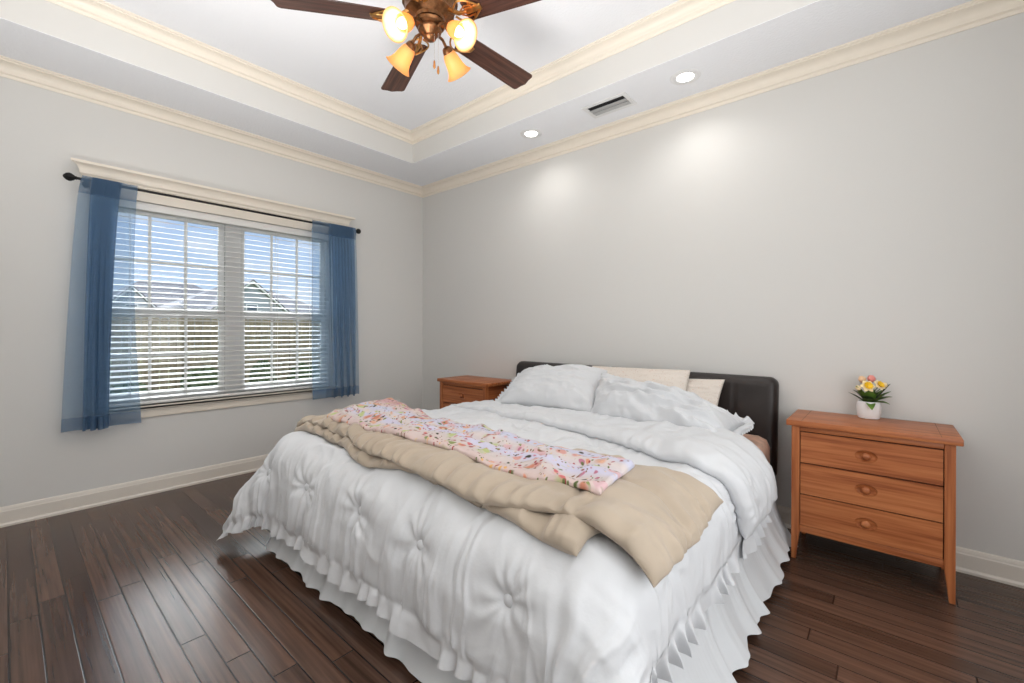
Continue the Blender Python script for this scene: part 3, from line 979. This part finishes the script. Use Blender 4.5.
def headboard():
    """padded slab with round corners, leaning back slightly, four upholstered panels"""
    x0, x1, z0, z1, r = 1.475, 3.475, .30, .898, .05
    nx, nz_ = 150, 46
    U, V_ = np.meshgrid(np.linspace(-1, 1, nx), np.linspace(-1, 1, nz_), indexing='ij')

    def dist_edge():
        X = (x0+x1)/2+U*(x1-x0)/2; Z = (z0+z1)/2+V_*(z1-z0)/2
        return X, Z
    X, Z = dist_edge()
    # pull the corners in to a radius
    cx, cz = np.maximum(np.abs(X-(x0+x1)/2)-((x1-x0)/2-r), 0), np.maximum(np.abs(Z-(z0+z1)/2)-((z1-z0)/2-r), 0)
    L = np.maximum(cx, cz); H_ = np.sqrt(cx*cx+cz*cz)+1e-9
    k = np.where(L > 0, L/H_, 1)
    X = np.where(cx > 0, (x0+x1)/2+np.sign(U)*((x1-x0)/2-r+cx*k), X)
    Z = np.where(cz > 0, (z0+z1)/2+np.sign(V_)*((z1-z0)/2-r+cz*k), Z)
    e_ = np.minimum(1, np.sqrt(np.maximum(0, 1-(np.maximum(cx, cz)/r)**2)))
    dep = .020+.036*e_
    seam = 0
    for xs in (1.475+.26, 1.475+.76, 2.4875, 3.24-.26+.01, 3.25):
        seam = seam+np.exp(-((X-xs)/.006)**2)
    dep = dep-.006*seam*e_+.002*fbm(X*6, Z*6, 5)
    lean = (.898-Z)*.10
    F = np.stack([X, -.078-lean-dep, Z], -1); B = np.stack([X, -.062-lean+.02*e_, Z], -1)
    g = G().grid(F); g.grid(B, flip=True)
    # stitch rims
    n1 = nx*nz_
    idx = [i*nz_ for i in range(nx)]+[(nx-1)*nz_+j for j in range(1, nz_)]+[i*nz_+nz_-1 for i in range(nx-2, -1, -1)]+[j for j in range(nz_-2, 0, -1)]
    for a, b in zip(idx, idx[1:]+idx[:1]):
        g.f.append((a, b, b+n1, a+n1))
    return g


hb = headboard().obj('headboard', 'leather', bed, bloc2, smooth=50)
g = G().box(1.53, 3.44, -2.05, -.17, .10, .30, .01); g.obj('bed_base', 'frame', bed, bloc2)
for x in (1.62, 3.35):
    for y in (-1.95, -.35):
        G().box(x-.03, x+.03, y-.03, y+.03, 0, .101, .004).obj('leg', 'frame', bed, bloc2)
for x in (1.75, 3.2):
    G().box(x-.04, x+.04, -.125, -.10, 0.0, .6).obj('headboard_post', 'frame', bed, bloc2)

mloc = (2.475, -1.13, .30)
g = G(); rr = .05
ma = g.box(1.53, 3.46, -2.03, -.18, .301, .572, .06).obj('mattress', 'sheet', None, mloc, smooth=60)
tag(ma, 'thick mattress in a peach satin sheet, corner showing beside the headboard', 'mattress')

# ---- drape: maps a point (a, b) of a bed cover lying flat to its place over the mattress
BX0, BX1, BY1, BZ = 1.47, 3.50, -2.17, 0.60
DR = 0.15


def drape_base(a, b, off=0.0):
    xi0, xi1, yi1 = BX0+DR, BX1-DR, BY1+DR
    px = np.clip(a, xi0, xi1); py = np.maximum(b, yi1)
    dx, dy = a-px, b-py
    L = np.sqrt(dx*dx+dy*dy)+1e-9
    nx, ny = dx/L, dy/L
    diag = np.minimum(np.abs(nx), np.abs(ny))*1.414      # 1 on the diagonal of a corner
    pm = np.radians(80)-np.where(nx < 0, np.radians(17)*smooth01(-nx)+np.radians(11)*diag, np.radians(14)*diag)
    r = DR+off
    ph = np.minimum(L/DR, pm)
    h = r*np.sin(ph); z = -DR+r*np.cos(ph)
    m = np.maximum(L-DR*pm, 0)
    h = h+m*np.cos(pm); z = z-m*np.sin(pm)
    return np.stack([px+nx*h, py+ny*h, np.maximum(BZ+z, .012)], -1)


CA0, CA1, CB0, CB1 = 1.08, 3.69, -.62, -2.455      # comforter outline lying flat (seam of the ruffle)
BUT = [(1.55, -2.26), (1.98, -2.245), (2.415, -2.235), (2.80, -2.24), (3.185, -2.265), (1.55, -1.85), (2.4, -1.2), (2.9, -1.2), (3.53, -1.2), (3.53, -1.85)]


def lift(a, b):
    """puff, wrinkles and tufts of the comforter: height above the bare drape"""
    over = np.maximum(np.maximum(BX0+DR-a, a-(BX1-DR)), (BY1+DR)-b)      # > 0 on the hanging sides
    foot = smooth01(((BY1+DR)-b)/.25); left = smooth01((BX0+DR-a)/.2); right = smooth01((a-(BX1-DR))/.2)
    seam = np.minimum(np.minimum(a-CA0, CA1-a), b-CB1)
    puff = .026+.012*fbm(a*2.3, b*2.3, 3)
    puff = puff*np.clip(seam/.16, 0, 1)**.55
    wa = a+.05*fbm(a*3, b*3, 40); wb = b+.05*fbm(a*3, b*3, 41)
    # long gathers running down the hanging foot, finer near the seam
    gf = ridge(wa*11, wb*1.7, 11)*.012+ridge(wa*25, wb*2.4, 12)*.0085+ridge(wa*50, wb*3.2, 17)*.004
    gs = ridge(wb*13, wa*2.0, 13)*.0085+ridge(wb*27, wa*3.2, 14)*.0045
    top = ridge(wa*4.6+wb*2.0, wb*8.0, 15)*.013+ridge(wa*16-wb*6, wb*9, 18)*.006+fbm(a*9, b*9, 16)*.004+ridge(wa*9+wb*9, wb*5, 19)*.004
    d = puff+gf*foot*(.35+.65*np.clip(1.3-seam/.3, 0, 1))+gs*np.maximum(left, right*.8)*(1-foot*.6)
    d = d+top*(1-.75*np.maximum(np.maximum(foot, left), right))
    for i, (p, q) in enumerate(BUT):
        rx, ry = a-p, b-q; rho = np.sqrt(rx*rx+ry*ry); th = np.arctan2(ry, rx)
        d = d-.018*np.exp(-(rho/.03)**2)-.008*np.exp(-(rho/.09)**2)
        d = d+.0035*np.cos(th*9+i+2*np.sin(th*2+i))*np.exp(-((rho-.07)/.05)**2)
    return d


def normals(P):
    du = np.gradient(P, axis=0); dv = np.gradient(P, axis=1)
    n = np.cross(du, dv); n /= np.linalg.norm(n, axis=-1, keepdims=True)+1e-12
    return n


def cover(a, b, off=0.0, lf=1.0):
    """the drape with the comforter's own relief, plus off along the outward normal"""
    e_ = 2e-3
    P = drape_base(a, b); Pa = drape_base(a+e_, b); Pb = drape_base(a, b+e_)
    n = np.cross(Pa-P, Pb-P); n /= np.linalg.norm(n, axis=-1, keepdims=True)+1e-12
    n = np.where((n[..., 2:3] < -.2), -n, n)
    return P+n*(lift(a, b)*lf+off)[..., None], n


na_, nb_ = 430, 300
A_, B_ = np.meshgrid(np.linspace(CA0, CA1, na_), np.linspace(CB0, CB1, nb_), indexing='ij')
# round the cloth corners a little
P, Nn = cover(A_, B_)
P[..., 2] = np.maximum(P[..., 2], .014)
cloc = (2.475, -1.6, .3)
com = thing('comforter', 'white tufted comforter with ruffled edges spread over the bed', 'comforter', cloc)
g = G().grid(P)
Pi = P-Nn*.006
gi_ = g.grid(Pi, flip=True)
n1 = na_*nb_
idx = [i*nb_ for i in range(na_)]+[(na_-1)*nb_+j for j in range(1, nb_)]+[i*nb_+nb_-1 for i in range(na_-2, -1, -1)]+[j for j in range(nb_-2, 0, -1)]
for a, b in zip(idx, idx[1:]+idx[:1]):
    g.f.append((a, b, b+n1, a+n1))
g.obj('quilted_body', 'cotton', com, cloc, smooth=180, fix=False)
for (p, q) in BUT[:5]+BUT[6:]:
    c, n = cover(np.array([p]), np.array([q]), .006)
    G().lathe([(.001, -.012), (.017, -.010), (.0185, -.003), (.014, .003), (.001, .005)], c[0], n[0], 20).obj('tuft_button', 'cotton', com, cloc, smooth=60)


def edge_path(pts, rad, step=.004):
    """rounded polyline lying flat; returns points, outward normals and running length"""
    out = []
    for i, p in enumerate(pts):
        p = np.array(p, float)
        if i in (0, len(pts)-1):
            out.append(p); continue
        a = np.array(pts[i-1], float); b = np.array(pts[i+1], float)
        u = (a-p)/np.linalg.norm(a-p); v = (b-p)/np.linalg.norm(b-p)
        for k in range(13):
            t = k/12; q0 = p+u*rad; q2 = p+v*rad
            out.append((1-t)**2*q0+2*t*(1-t)*p+t*t*q2)
    out = np.array(out); d = np.linalg.norm(np.diff(out, axis=0), axis=1); s = np.r_[0, np.cumsum(d)]
    S_ = np.arange(0, s[-1], step)
    Q = np.stack([np.interp(S_, s, out[:, 0]), np.interp(S_, s, out[:, 1])], -1)
    T = np.gradient(Q, axis=0); T /= np.linalg.norm(T, axis=1, keepdims=True)
    return Q, T, S_


def ruffle(name, pts, rad, width, wl, amp, seed, parent, loc, off=0.0, side=1, mat='cotton', liftf=1.0):
    Q, T, S_ = edge_path(pts, rad, .0045)
    O = np.stack([T[:, 1], -T[:, 0]], -1)*side
    J = np.r_[-.2, np.linspace(-.03, 1, 14)]
    n_s = len(S_)
    ph = 2*PI*(S_/wl+.8*vnoise(S_/(wl*3), S_*0, seed)+.4*vnoise(S_/wl, S_*0, seed+1))
    am = amp*(.75+.45*vnoise(S_/(wl*1.7), S_*0+3, seed+2))*(1+.7*smooth01((Q[:, 0]-3.5)/.1))
    wv = width*(1+.2*vnoise(S_/(wl*1.3), S_*0+1, seed+3))
    A = np.zeros((n_s, len(J), 3))
    for j, q in enumerate(J):
        c = Q+O*(wv*q)[:, None]
        P_, n_ = cover(c[:, 0], c[:, 1], off+.002*max(q, 0), lf=liftf*max(0, 1-3*max(q, 0)))
        qq = max(q, 0)**.8
        tang = drape_base(Q[:, 0]+T[:, 0]*.002, Q[:, 1]+T[:, 1]*.002)-drape_base(Q[:, 0], Q[:, 1])
        tang /= np.linalg.norm(tang, axis=1, keepdims=True)+1e-12
        A[:, j] = P_+n_*(am*qq*(np.tanh(1.25*np.sin(ph))+.35*vnoise(S_/(wl*.45), S_*0+q*1.5, seed+6)-.15)+.0015)[:, None]+tang*(am*.5*qq*np.cos(ph+1.0+1.5*vnoise(S_/(wl*2), S_*0, seed+11)))[:, None]
    A[..., 2] = np.maximum(A[..., 2], .006)
    return G().grid(A).obj(name, mat, parent, loc, smooth=180, fix=False)


ruffle('ruffle', [(CA0, CB0), (CA0, CB1), (CA1, CB1), (CA1, -1.02)], .045, .070, .095, .017, 21, com, cloc)

# head end of the comforter folded back, its own ruffle hanging at the right
def fold_edge(a):
    return np.interp(a, [1.3, 2.26, 2.88, 3.38, 3.75], [-.93, -1.05, -1.14, -1.30, -1.22])


ruffle('fold_ruffle', [(3.655, -.80), (3.655, -1.20)], .05, .085, .095, .02, 25, com, cloc, off=.02, side=-1, liftf=.8)


def slab(name, a0, a1, bf, bb, base, thick, mat, parent, loc, seed, n=(240, 90), power=4, wr=.006, lines=None, skew=0.0, uv=False, wave=.0, under=0.0, gather=0.0):
    """a folded bedcover lying over the comforter: bf(a), bb(a) give its front and back edges in flat coordinates"""
    U, V_ = np.meshgrid(np.linspace(0, 1, n[0]), np.linspace(0, 1, n[1]), indexing='ij')
    # denser sampling close to the edges
    Ue = .5-.5*np.cos(U*PI)*(.6+.4*np.abs(np.cos(U*PI))); Ve = .5-.5*np.cos(V_*PI)*(.6+.4*np.abs(np.cos(V_*PI)))
    a_l = a0(Ve) if callable(a0) else a0; a_r = a1(Ve) if callable(a1) else a1
    a = a_l+(a_r-a_l)*Ue
    f_, k_ = bf(a), bb(a)
    b = f_+(k_-f_)*Ve
    b = b+wave*vnoise(a*3.0, b*0+seed, seed)*(1-Ve)
    eu = np.minimum(Ue, 1-Ue)*(a_r-a_l); ev = np.minimum(Ve, 1-Ve)*np.abs(k_-f_)
    if callable(thick):
        thick = thick(a)
    m = thick*.75
    pu = np.sqrt(np.clip(1-(1-np.clip(eu/m, 0, 1))**2, 0, 1)); pv = np.sqrt(np.clip(1-(1-np.clip(ev/m, 0, 1))**2, 0, 1))
    pr_ = pu*pv
    h = thick*(.5+.5*pr_); hb_ = thick*(.5-.5*pr_)
    w_ = wr*(fbm(a*6, b*6, seed+5)+.6*ridge(a*10+b*4, b*14, seed+6))*pr_
    if gather:
        w_ = w_+gather*ridge(a*24, b*2.5, seed+8)*np.exp(-((ev-.02)/.05)**2)*(1-.5*(Ve > .5))+gather*ridge(b*24, a*2.5, seed+9)*np.exp(-((eu-.02)/.05)**2)
    if lines:
        for (la, lb) in lines:
            d = np.abs(a-la) if lb is None else np.abs(b-lb)
            w_ = w_-.010*np.exp(-(d/.010)**2)*pr_-.006*np.exp(-(d/.04)**2)*pr_
    Pt, n_ = cover(a, b, base, .85)
    top = Pt+n_*(h+w_)[..., None]; bot = Pt+n_*(hb_-.003)[..., None]
    top[..., 2] = np.maximum(top[..., 2], .02); bot[..., 2] = np.maximum(bot[..., 2], .02)
    gg = G().grid(top); gg.grid(bot, flip=True)
    if uv:
        q = np.stack([a, b-b.min()], -1).reshape(-1, 2); gg.uv = np.r_[q, q]
    nu, nv = n; n1_ = nu*nv
    ix = [i*nv for i in range(nu)]+[(nu-1)*nv+j for j in range(1, nv)]+[i*nv+nv-1 for i in range(nu-2, -1, -1)]+[j for j in range(nv-2, 0, -1)]
    for p_, q_ in zip(ix, ix[1:]+ix[:1]):
        gg.f.append((p_, q_, q_+n1_, p_+n1_))
    return gg.obj(name, mat, parent, loc, smooth=180, fix=True)


slab('folded_edge', 1.25, 3.655, fold_edge, lambda a: a*0-.72, .0, lambda a: np.interp(a, [1.3, 2.0, 2.5, 3.1], [.010, .020, .042, .058]), 'cotton', com, cloc, 33, n=(300, 80), wr=.008, gather=.006)

qloc = (2.5, -1.75, .62)
qt = thing('folded_quilt', 'tan puffy quilt folded in layers across the foot half of the bed', 'quilt', qloc)
bfq = lambda a: np.interp(a, [1.45, 2.0, 3.0, 3.4, 3.6], [-1.99, -2.05, -2.075, -2.085, -2.06])
bbq = lambda a: np.interp(a, [1.45, 2.0, 2.6, 3.3, 3.4, 3.55], [-1.50, -1.58, -1.62, -1.62, -1.58, -1.48])
ar = lambda v: np.interp(v, [0, .5, 1], [3.50, 3.505, 3.485])
slab('lower_fold', 1.50, lambda v: np.interp(v, [0, 1], [3.37, 3.43]), lambda a: bfq(a)-.018, lambda a: bbq(a)-.01, .004, .042, 'tan', qt, qloc, 51, wr=.004, wave=.03, gather=.014)
slab('upper_fold', 1.49, ar, bfq, bbq, .042, .042, 'tan', qt, qloc, 57, wr=.005, lines=[(3.28, None), (2.86, None), (2.44, None), (2.02, None), (1.7, None), (0, -1.80)], wave=.035, gather=.013)

tloc = (2.45, -1.72, .70)
th = slab('floral_throw', lambda v: np.interp(v, [0, 1], [1.74, 1.55]), lambda v: np.interp(v, [0, 1], [3.35, 3.32]), lambda a: np.interp(a, [1.5, 1.8, 2.6, 3.35], [-1.955, -1.975, -1.985, -1.975]), lambda a: np.interp(a, [1.5, 1.9, 2.3, 3.35], [-1.43, -1.57, -1.65, -1.69]),
          .083, .020, 'throw', None, tloc, 71, wr=.005, uv=True, lines=[(0, -1.80)], gather=.003)
tag(th, 'floral print throw folded in a strip on top of the tan quilt', 'throw')

# bed skirt
sloc = (2.475, -1.13, .0)
Q, T, S_ = edge_path([(1.50, -.22), (1.50, -2.105), (3.475, -2.105), (3.475, -.22)], .06, .008)
O = np.stack([T[:, 1], -T[:, 0]], -1)
J = np.linspace(0, 1, 22)
ph = 2*PI*(S_/.27+1.0*vnoise(S_/.5, S_*0, 5)+.45*vnoise(S_/.19, S_*0, 6))
am = .012*(.9+.6*vnoise(S_/.3, S_*0+2, 8))
rightside = smooth01((Q[:, 0]-3.40)/.06)
A = np.zeros((len(S_), len(J), 3))
hem = .022+.026*(1+vnoise(S_/.21, S_*0, 9))*.6+.02*np.sin(ph*.5)*.4
for j, q in enumerate(J):
    out = .004+(.068+.040*rightside)*q**2.2+am*(1+1.3*rightside)*q**1.4*(np.tanh(1.3*np.sin(ph))+.4*np.sin(1.7*ph+.5)+.3*vnoise(S_/.045, S_*0+q, 12))
    fine = .0035*np.sin(2*PI*S_/.021+3*vnoise(S_/.05, S_*0, 4))*(1-q)
    c = Q+O*(out+fine)[:, None]+T*(am*.5*q*np.cos(ph))[:, None]
    A[:, j, 0] = c[:, 0]; A[:, j, 1] = c[:, 1]; A[:, j, 2] = .33*(1-q)+np.maximum(hem, .006)*q
sk = G().grid(A).obj('bed_skirt', 'skirt', None, sloc, smooth=180, fix=False)
tag(sk, 'white gathered bed skirt hanging to the dark floor under the comforter', 'bed skirt')


# pillows
def pillow(name, label, cor, thick, mat, seed, ruff=0.0, wr=.010, nrm_hint=(0, -.6, .8), edge_p=.5, sag=0.0, cat='pillow'):
    """cor: bottom left, bottom right, top right, top left corners"""
    BL, BR, TR, TL = [np.array(c, float) for c in cor]
    n = 90
    u, v = np.meshgrid(np.linspace(-1, 1, n), np.linspace(-1, 1, n), indexing='ij')

    def bil(u, v):
        # pinch the sides slightly like a stuffed cushion
        uu = u*(1-.035*(1-v*v)); vv = v*(1-.05*(1-u*u))
        s = ((uu+1)/2)[..., None]; t = ((vv+1)/2)[..., None]
        return (BL*(1-s)+BR*s)*(1-t)+(TL*(1-s)+TR*s)*t
    ctr = bil(u, v)
    nr = np.cross(BR-BL, TL-BL); nr = nr/np.linalg.norm(nr)
    if nr.dot(np.array(nrm_hint)) < 0:
        nr = -nr
    prf = (np.clip(1-np.abs(u)**2.6, 0, 1)*np.clip(1-np.abs(v)**2.6, 0, 1))**edge_p
    cw = .6+.4*np.abs(u)
    wk = wr*(ridge(u*2.2+v*1.6, v*4.5-u*1.5, seed)+.6*fbm(u*4, v*4, seed+1)+.5*ridge(u*7, v*3, seed+2)*np.clip(np.abs(v)*1.6-.6, 0, 1)+.5*ridge(u*3, v*7, seed+4)*np.clip(np.abs(u)*1.6-.6, 0, 1))
    top = ctr+nr*((thick*.62*prf)+wk*prf**.5*(prf > 1e-4))[..., None]
    bot = ctr-nr*(thick*.38*prf)[..., None]
    loc = (BL+BR+TR+TL)/4; loc[2] = min(BL[2], BR[2])
    loc = tuple(loc)
    g = G().grid(top); g.grid(bot, flip=True)
    n1 = n*n
    if True:
        q = np.stack([u*.45, v*.33], -1).reshape(-1, 2); g.uv = np.r_[q, q]
    ix = [i*n for i in range(n)]+[(n-1)*n+j for j in range(1, n)]+[i*n+n-1 for i in range(n-2, -1, -1)]+[j for j in range(n-2, 0, -1)]
    for p_, q_ in zip(ix, ix[1:]+ix[:1]):
        g.f.append((p_, q_, q_+n1, p_+n1))
    if not ruff:
        o = g.obj(name, mat, None, loc, smooth=180)
        return tag(o, label, cat)
    root = thing(name, label, cat, loc)
    g.obj('cushion', mat, root, loc, smooth=180)
    # ruffle round the rim
    rim = np.array([ctr.reshape(-1, 3)[i] for i in ix])
    c0 = rim.mean(0)
    d = np.linalg.norm(np.roll(rim, -1, 0)-rim, axis=1); s = np.r_[0, np.cumsum(d)]
    rim = np.vstack([rim, rim[:1]]); Sx = np.arange(0, s[-1], .004)
    R_ = np.stack([np.interp(Sx, s, rim[:, k]) for k in range(3)], -1)
    Tg = np.roll(R_, -3, 0)-np.roll(R_, 3, 0); Tg /= np.linalg.norm(Tg, axis=1, keepdims=True)
    Ou = np.cross(Tg, nr); sg = np.sign(np.einsum('ij,ij->i', Ou, R_-c0)); Ou *= sg[:, None]
    # smooth outward turn at the corners
    k_ = 9
    Ou = sum(np.roll(Ou, q, 0) for q in range(-k_, k_+1)); Ou /= np.linalg.norm(Ou, axis=1, keepdims=True)
    ph = 2*PI*(Sx/.042+.5*vnoise(Sx/.12, Sx*0, seed+7))
    rows = []
    for q in np.linspace(-.25, 1, 7):
        p_ = R_+Ou*(ruff*q*(1+.15*vnoise(Sx/.07, Sx*0, seed+9)))[:, None]+nr*(.014*max(q, 0)*np.tanh(1.6*np.sin(ph))+.004*max(q, 0))[:, None]+Tg*(.006*max(q, 0)*np.cos(ph))[:, None]
        rows.append(p_)
    A = np.stack(rows, 1)
    A[..., 2] = np.maximum(A[..., 2], .642)
    A[..., 1] = np.minimum(A[..., 1], -.15)
    G().grid(A, closed_u=True).obj('ruffle', mat, root, loc, smooth=180, fix=False)
    return root


pillow('floral_pillow', 'pale floral pillow standing against the headboard behind the white shams', [(2.35, -.40, .62), (3.05, -.42, .62), (3.02, -.24, .925), (2.30, -.22, .91)], .11, 'palefloral', 5, wr=.004)
pillow('floral_pillow', 'pale floral pillow with one pointed corner showing farthest right against the headboard', [(2.66, -.33, .62), (3.20, -.36, .62), (3.215, -.215, .878), (2.66, -.20, .86)], .07, 'palefloral', 9, wr=.004)
pillow('white_pillow', 'white ruffled pillow sham on the left half of the bed', [(1.84, -.74, .645), (2.60, -.71, .645), (2.47, -.29, .885), (1.70, -.30, .80)], .22, 'cotton', 15, .055, .014)
pillow('white_pillow', 'white ruffled pillow sham with creases on the right half of the bed', [(2.60, -.76, .645), (3.37, -.83, .640), (3.37, -.40, .66), (2.43, -.33, .855)], .24, 'cotton', 25, .055, .028)

# ------------------------------------------------------------------ outside
G0 = -.55
yard = struct(G().box(-60, -.3, -40, 30, G0-.1, G0).obj('ground', 'grass', smooth=0))
FXX = -7.5
fz = 1.40
fence = thing('yard_fence', 'tall weathered board fence seen through the blind', 'fence', (FXX, -1, G0))
g = G()
y = -8.0; i = 0
while y < 9:
    w = .138; hh = fz+.012*math.sin(i*2.1)
    g.prism([(y, G0+.04), (y+w, G0+.04), (y+w, hh-.03), (y+w-.03, hh), (y+.03, hh), (y, hh-.03)], FXX, FXX+.018, 'yzx')
    y += .15; i += 1
g.obj('board_panel', 'fence', fence, (FXX, -1, G0), smooth=0)
for z in (G0+.3, .35, 1.0):
    G().box(FXX+.019, FXX+.06, -8, 9, z, z+.09).obj('rail', 'fence', fence, (FXX, -1, G0), smooth=0)
for k in range(8):
    y = -7.6+k*2.3
    G().box(FXX+.061, FXX+.15, y, y+.09, G0, 1.1).obj('post', 'fence', fence, (FXX, -1, G0), smooth=0)


def shrub(x, y, r, h, seed, label):
    n, m = 28, 16; A = np.zeros((n, m, 3)); rg = np.random.RandomState(seed)
    th_ = np.linspace(0, 2*PI, n, endpoint=False)
    for j in range(m):
        p_ = PI*(j+.5)/m
        rr = 1+.35*rg.rand(n)-.15
        A[:, j, 0] = x+r*np.sin(p_)*np.cos(th_)*rr; A[:, j, 1] = y+r*np.sin(p_)*np.sin(th_)*rr; A[:, j, 2] = G0+h*.5*(1-np.cos(p_)*rr*.95)
    o = G().grid(A, closed_u=True).obj('shrub', 'shrub', None, (x, y, G0), smooth=0)
    return tag(o, label, 'shrub', 'shrubs along the yard fence')


for k in range(9):
    shrub(FXX+.75+.1*math.sin(k*3), -4.8+k*1.1+.06*math.sin(k*1.7), .33+.08*math.sin(k*2.2), .85+.16*math.cos(k*1.3), k, 'low dark green shrub in front of the yard fence behind the blind')


def house(x, y, w, d, eave, peak, label, dirx=True, gable=None):
    loc = (x, y, G0)
    h = thing('house', label, 'house', loc)
    G().box(x-d/2, x+d/2, y-w/2, y+w/2, G0, eave).obj('wall', 'siding', h, loc, smooth=0)
    # hip roof
    e_ = .4; rl_ = max(.3, w/2-d/2)
    V = [(x-d/2-e_, y-w/2-e_, eave), (x+d/2+e_, y-w/2-e_, eave), (x+d/2+e_, y+w/2+e_, eave), (x-d/2-e_, y+w/2+e_, eave), (x, y-rl_, peak), (x, y+rl_, peak)]
    G().add(V, [(3, 2, 1, 0), (0, 1, 4), (1, 2, 5, 4), (2, 3, 5), (3, 0, 4, 5)]).obj('roof', 'roof', h, loc, smooth=0)
    if gable:
        gy, gw, gp = gable
        X0 = x+d/2; X1 = X0+1.4
        G().prism([(gy-gw/2, G0), (gy+gw/2, G0), (gy+gw/2, eave), (gy, gp), (gy-gw/2, eave)], X0-.5, X1, 'yzx').obj('gable_wall', 'siding', h, loc, smooth=0)
        for s in (-1, 1):
            t_ = .16
            G().prism([(gy, gp+.25), (gy+s*(gw/2+.35), eave-.1), (gy+s*(gw/2+.35), eave-.1-t_), (gy, gp+.25-t_*1.2)], X1, X1+.35, 'yzx').obj('rake_board', 'fasc', h, loc, smooth=0)
            G().prism([(gy, gp+.27), (gy+s*(gw/2+.45), eave-.12), (gy+s*(gw/2+.45), eave-.06), (gy, gp+.34)], x, X1+.4, 'yzx').obj('gable_roof', 'roof', h, loc, smooth=0)
        f = G().box(X1+.02, X1+.08, gy-.5, gy+.5, eave-.5, eave+.7).obj('window', 'fasc', h, loc, smooth=0)
        G().box(X1+.09, X1+.10, gy-.4, gy+.4, eave-.4, eave+.6).obj('pane', 'pane', f, loc, smooth=0)
    return h


house(-46, 13.0, 14, 9, 2.7, 5.2, 'pale house with steep white-edged gable beyond the fence', gable=(11.7, 6.0, 5.3))
house(-58, 9.0, 15, 10, 2.8, 6.3, 'grey hip-roofed house farther back, left of the gabled house', gable=(5.0, 4.0, 5.0))
house(-47, 30, 11, 9, 2.5, 4.9, 'small grey-roofed house beyond the fence at the right of the window view')
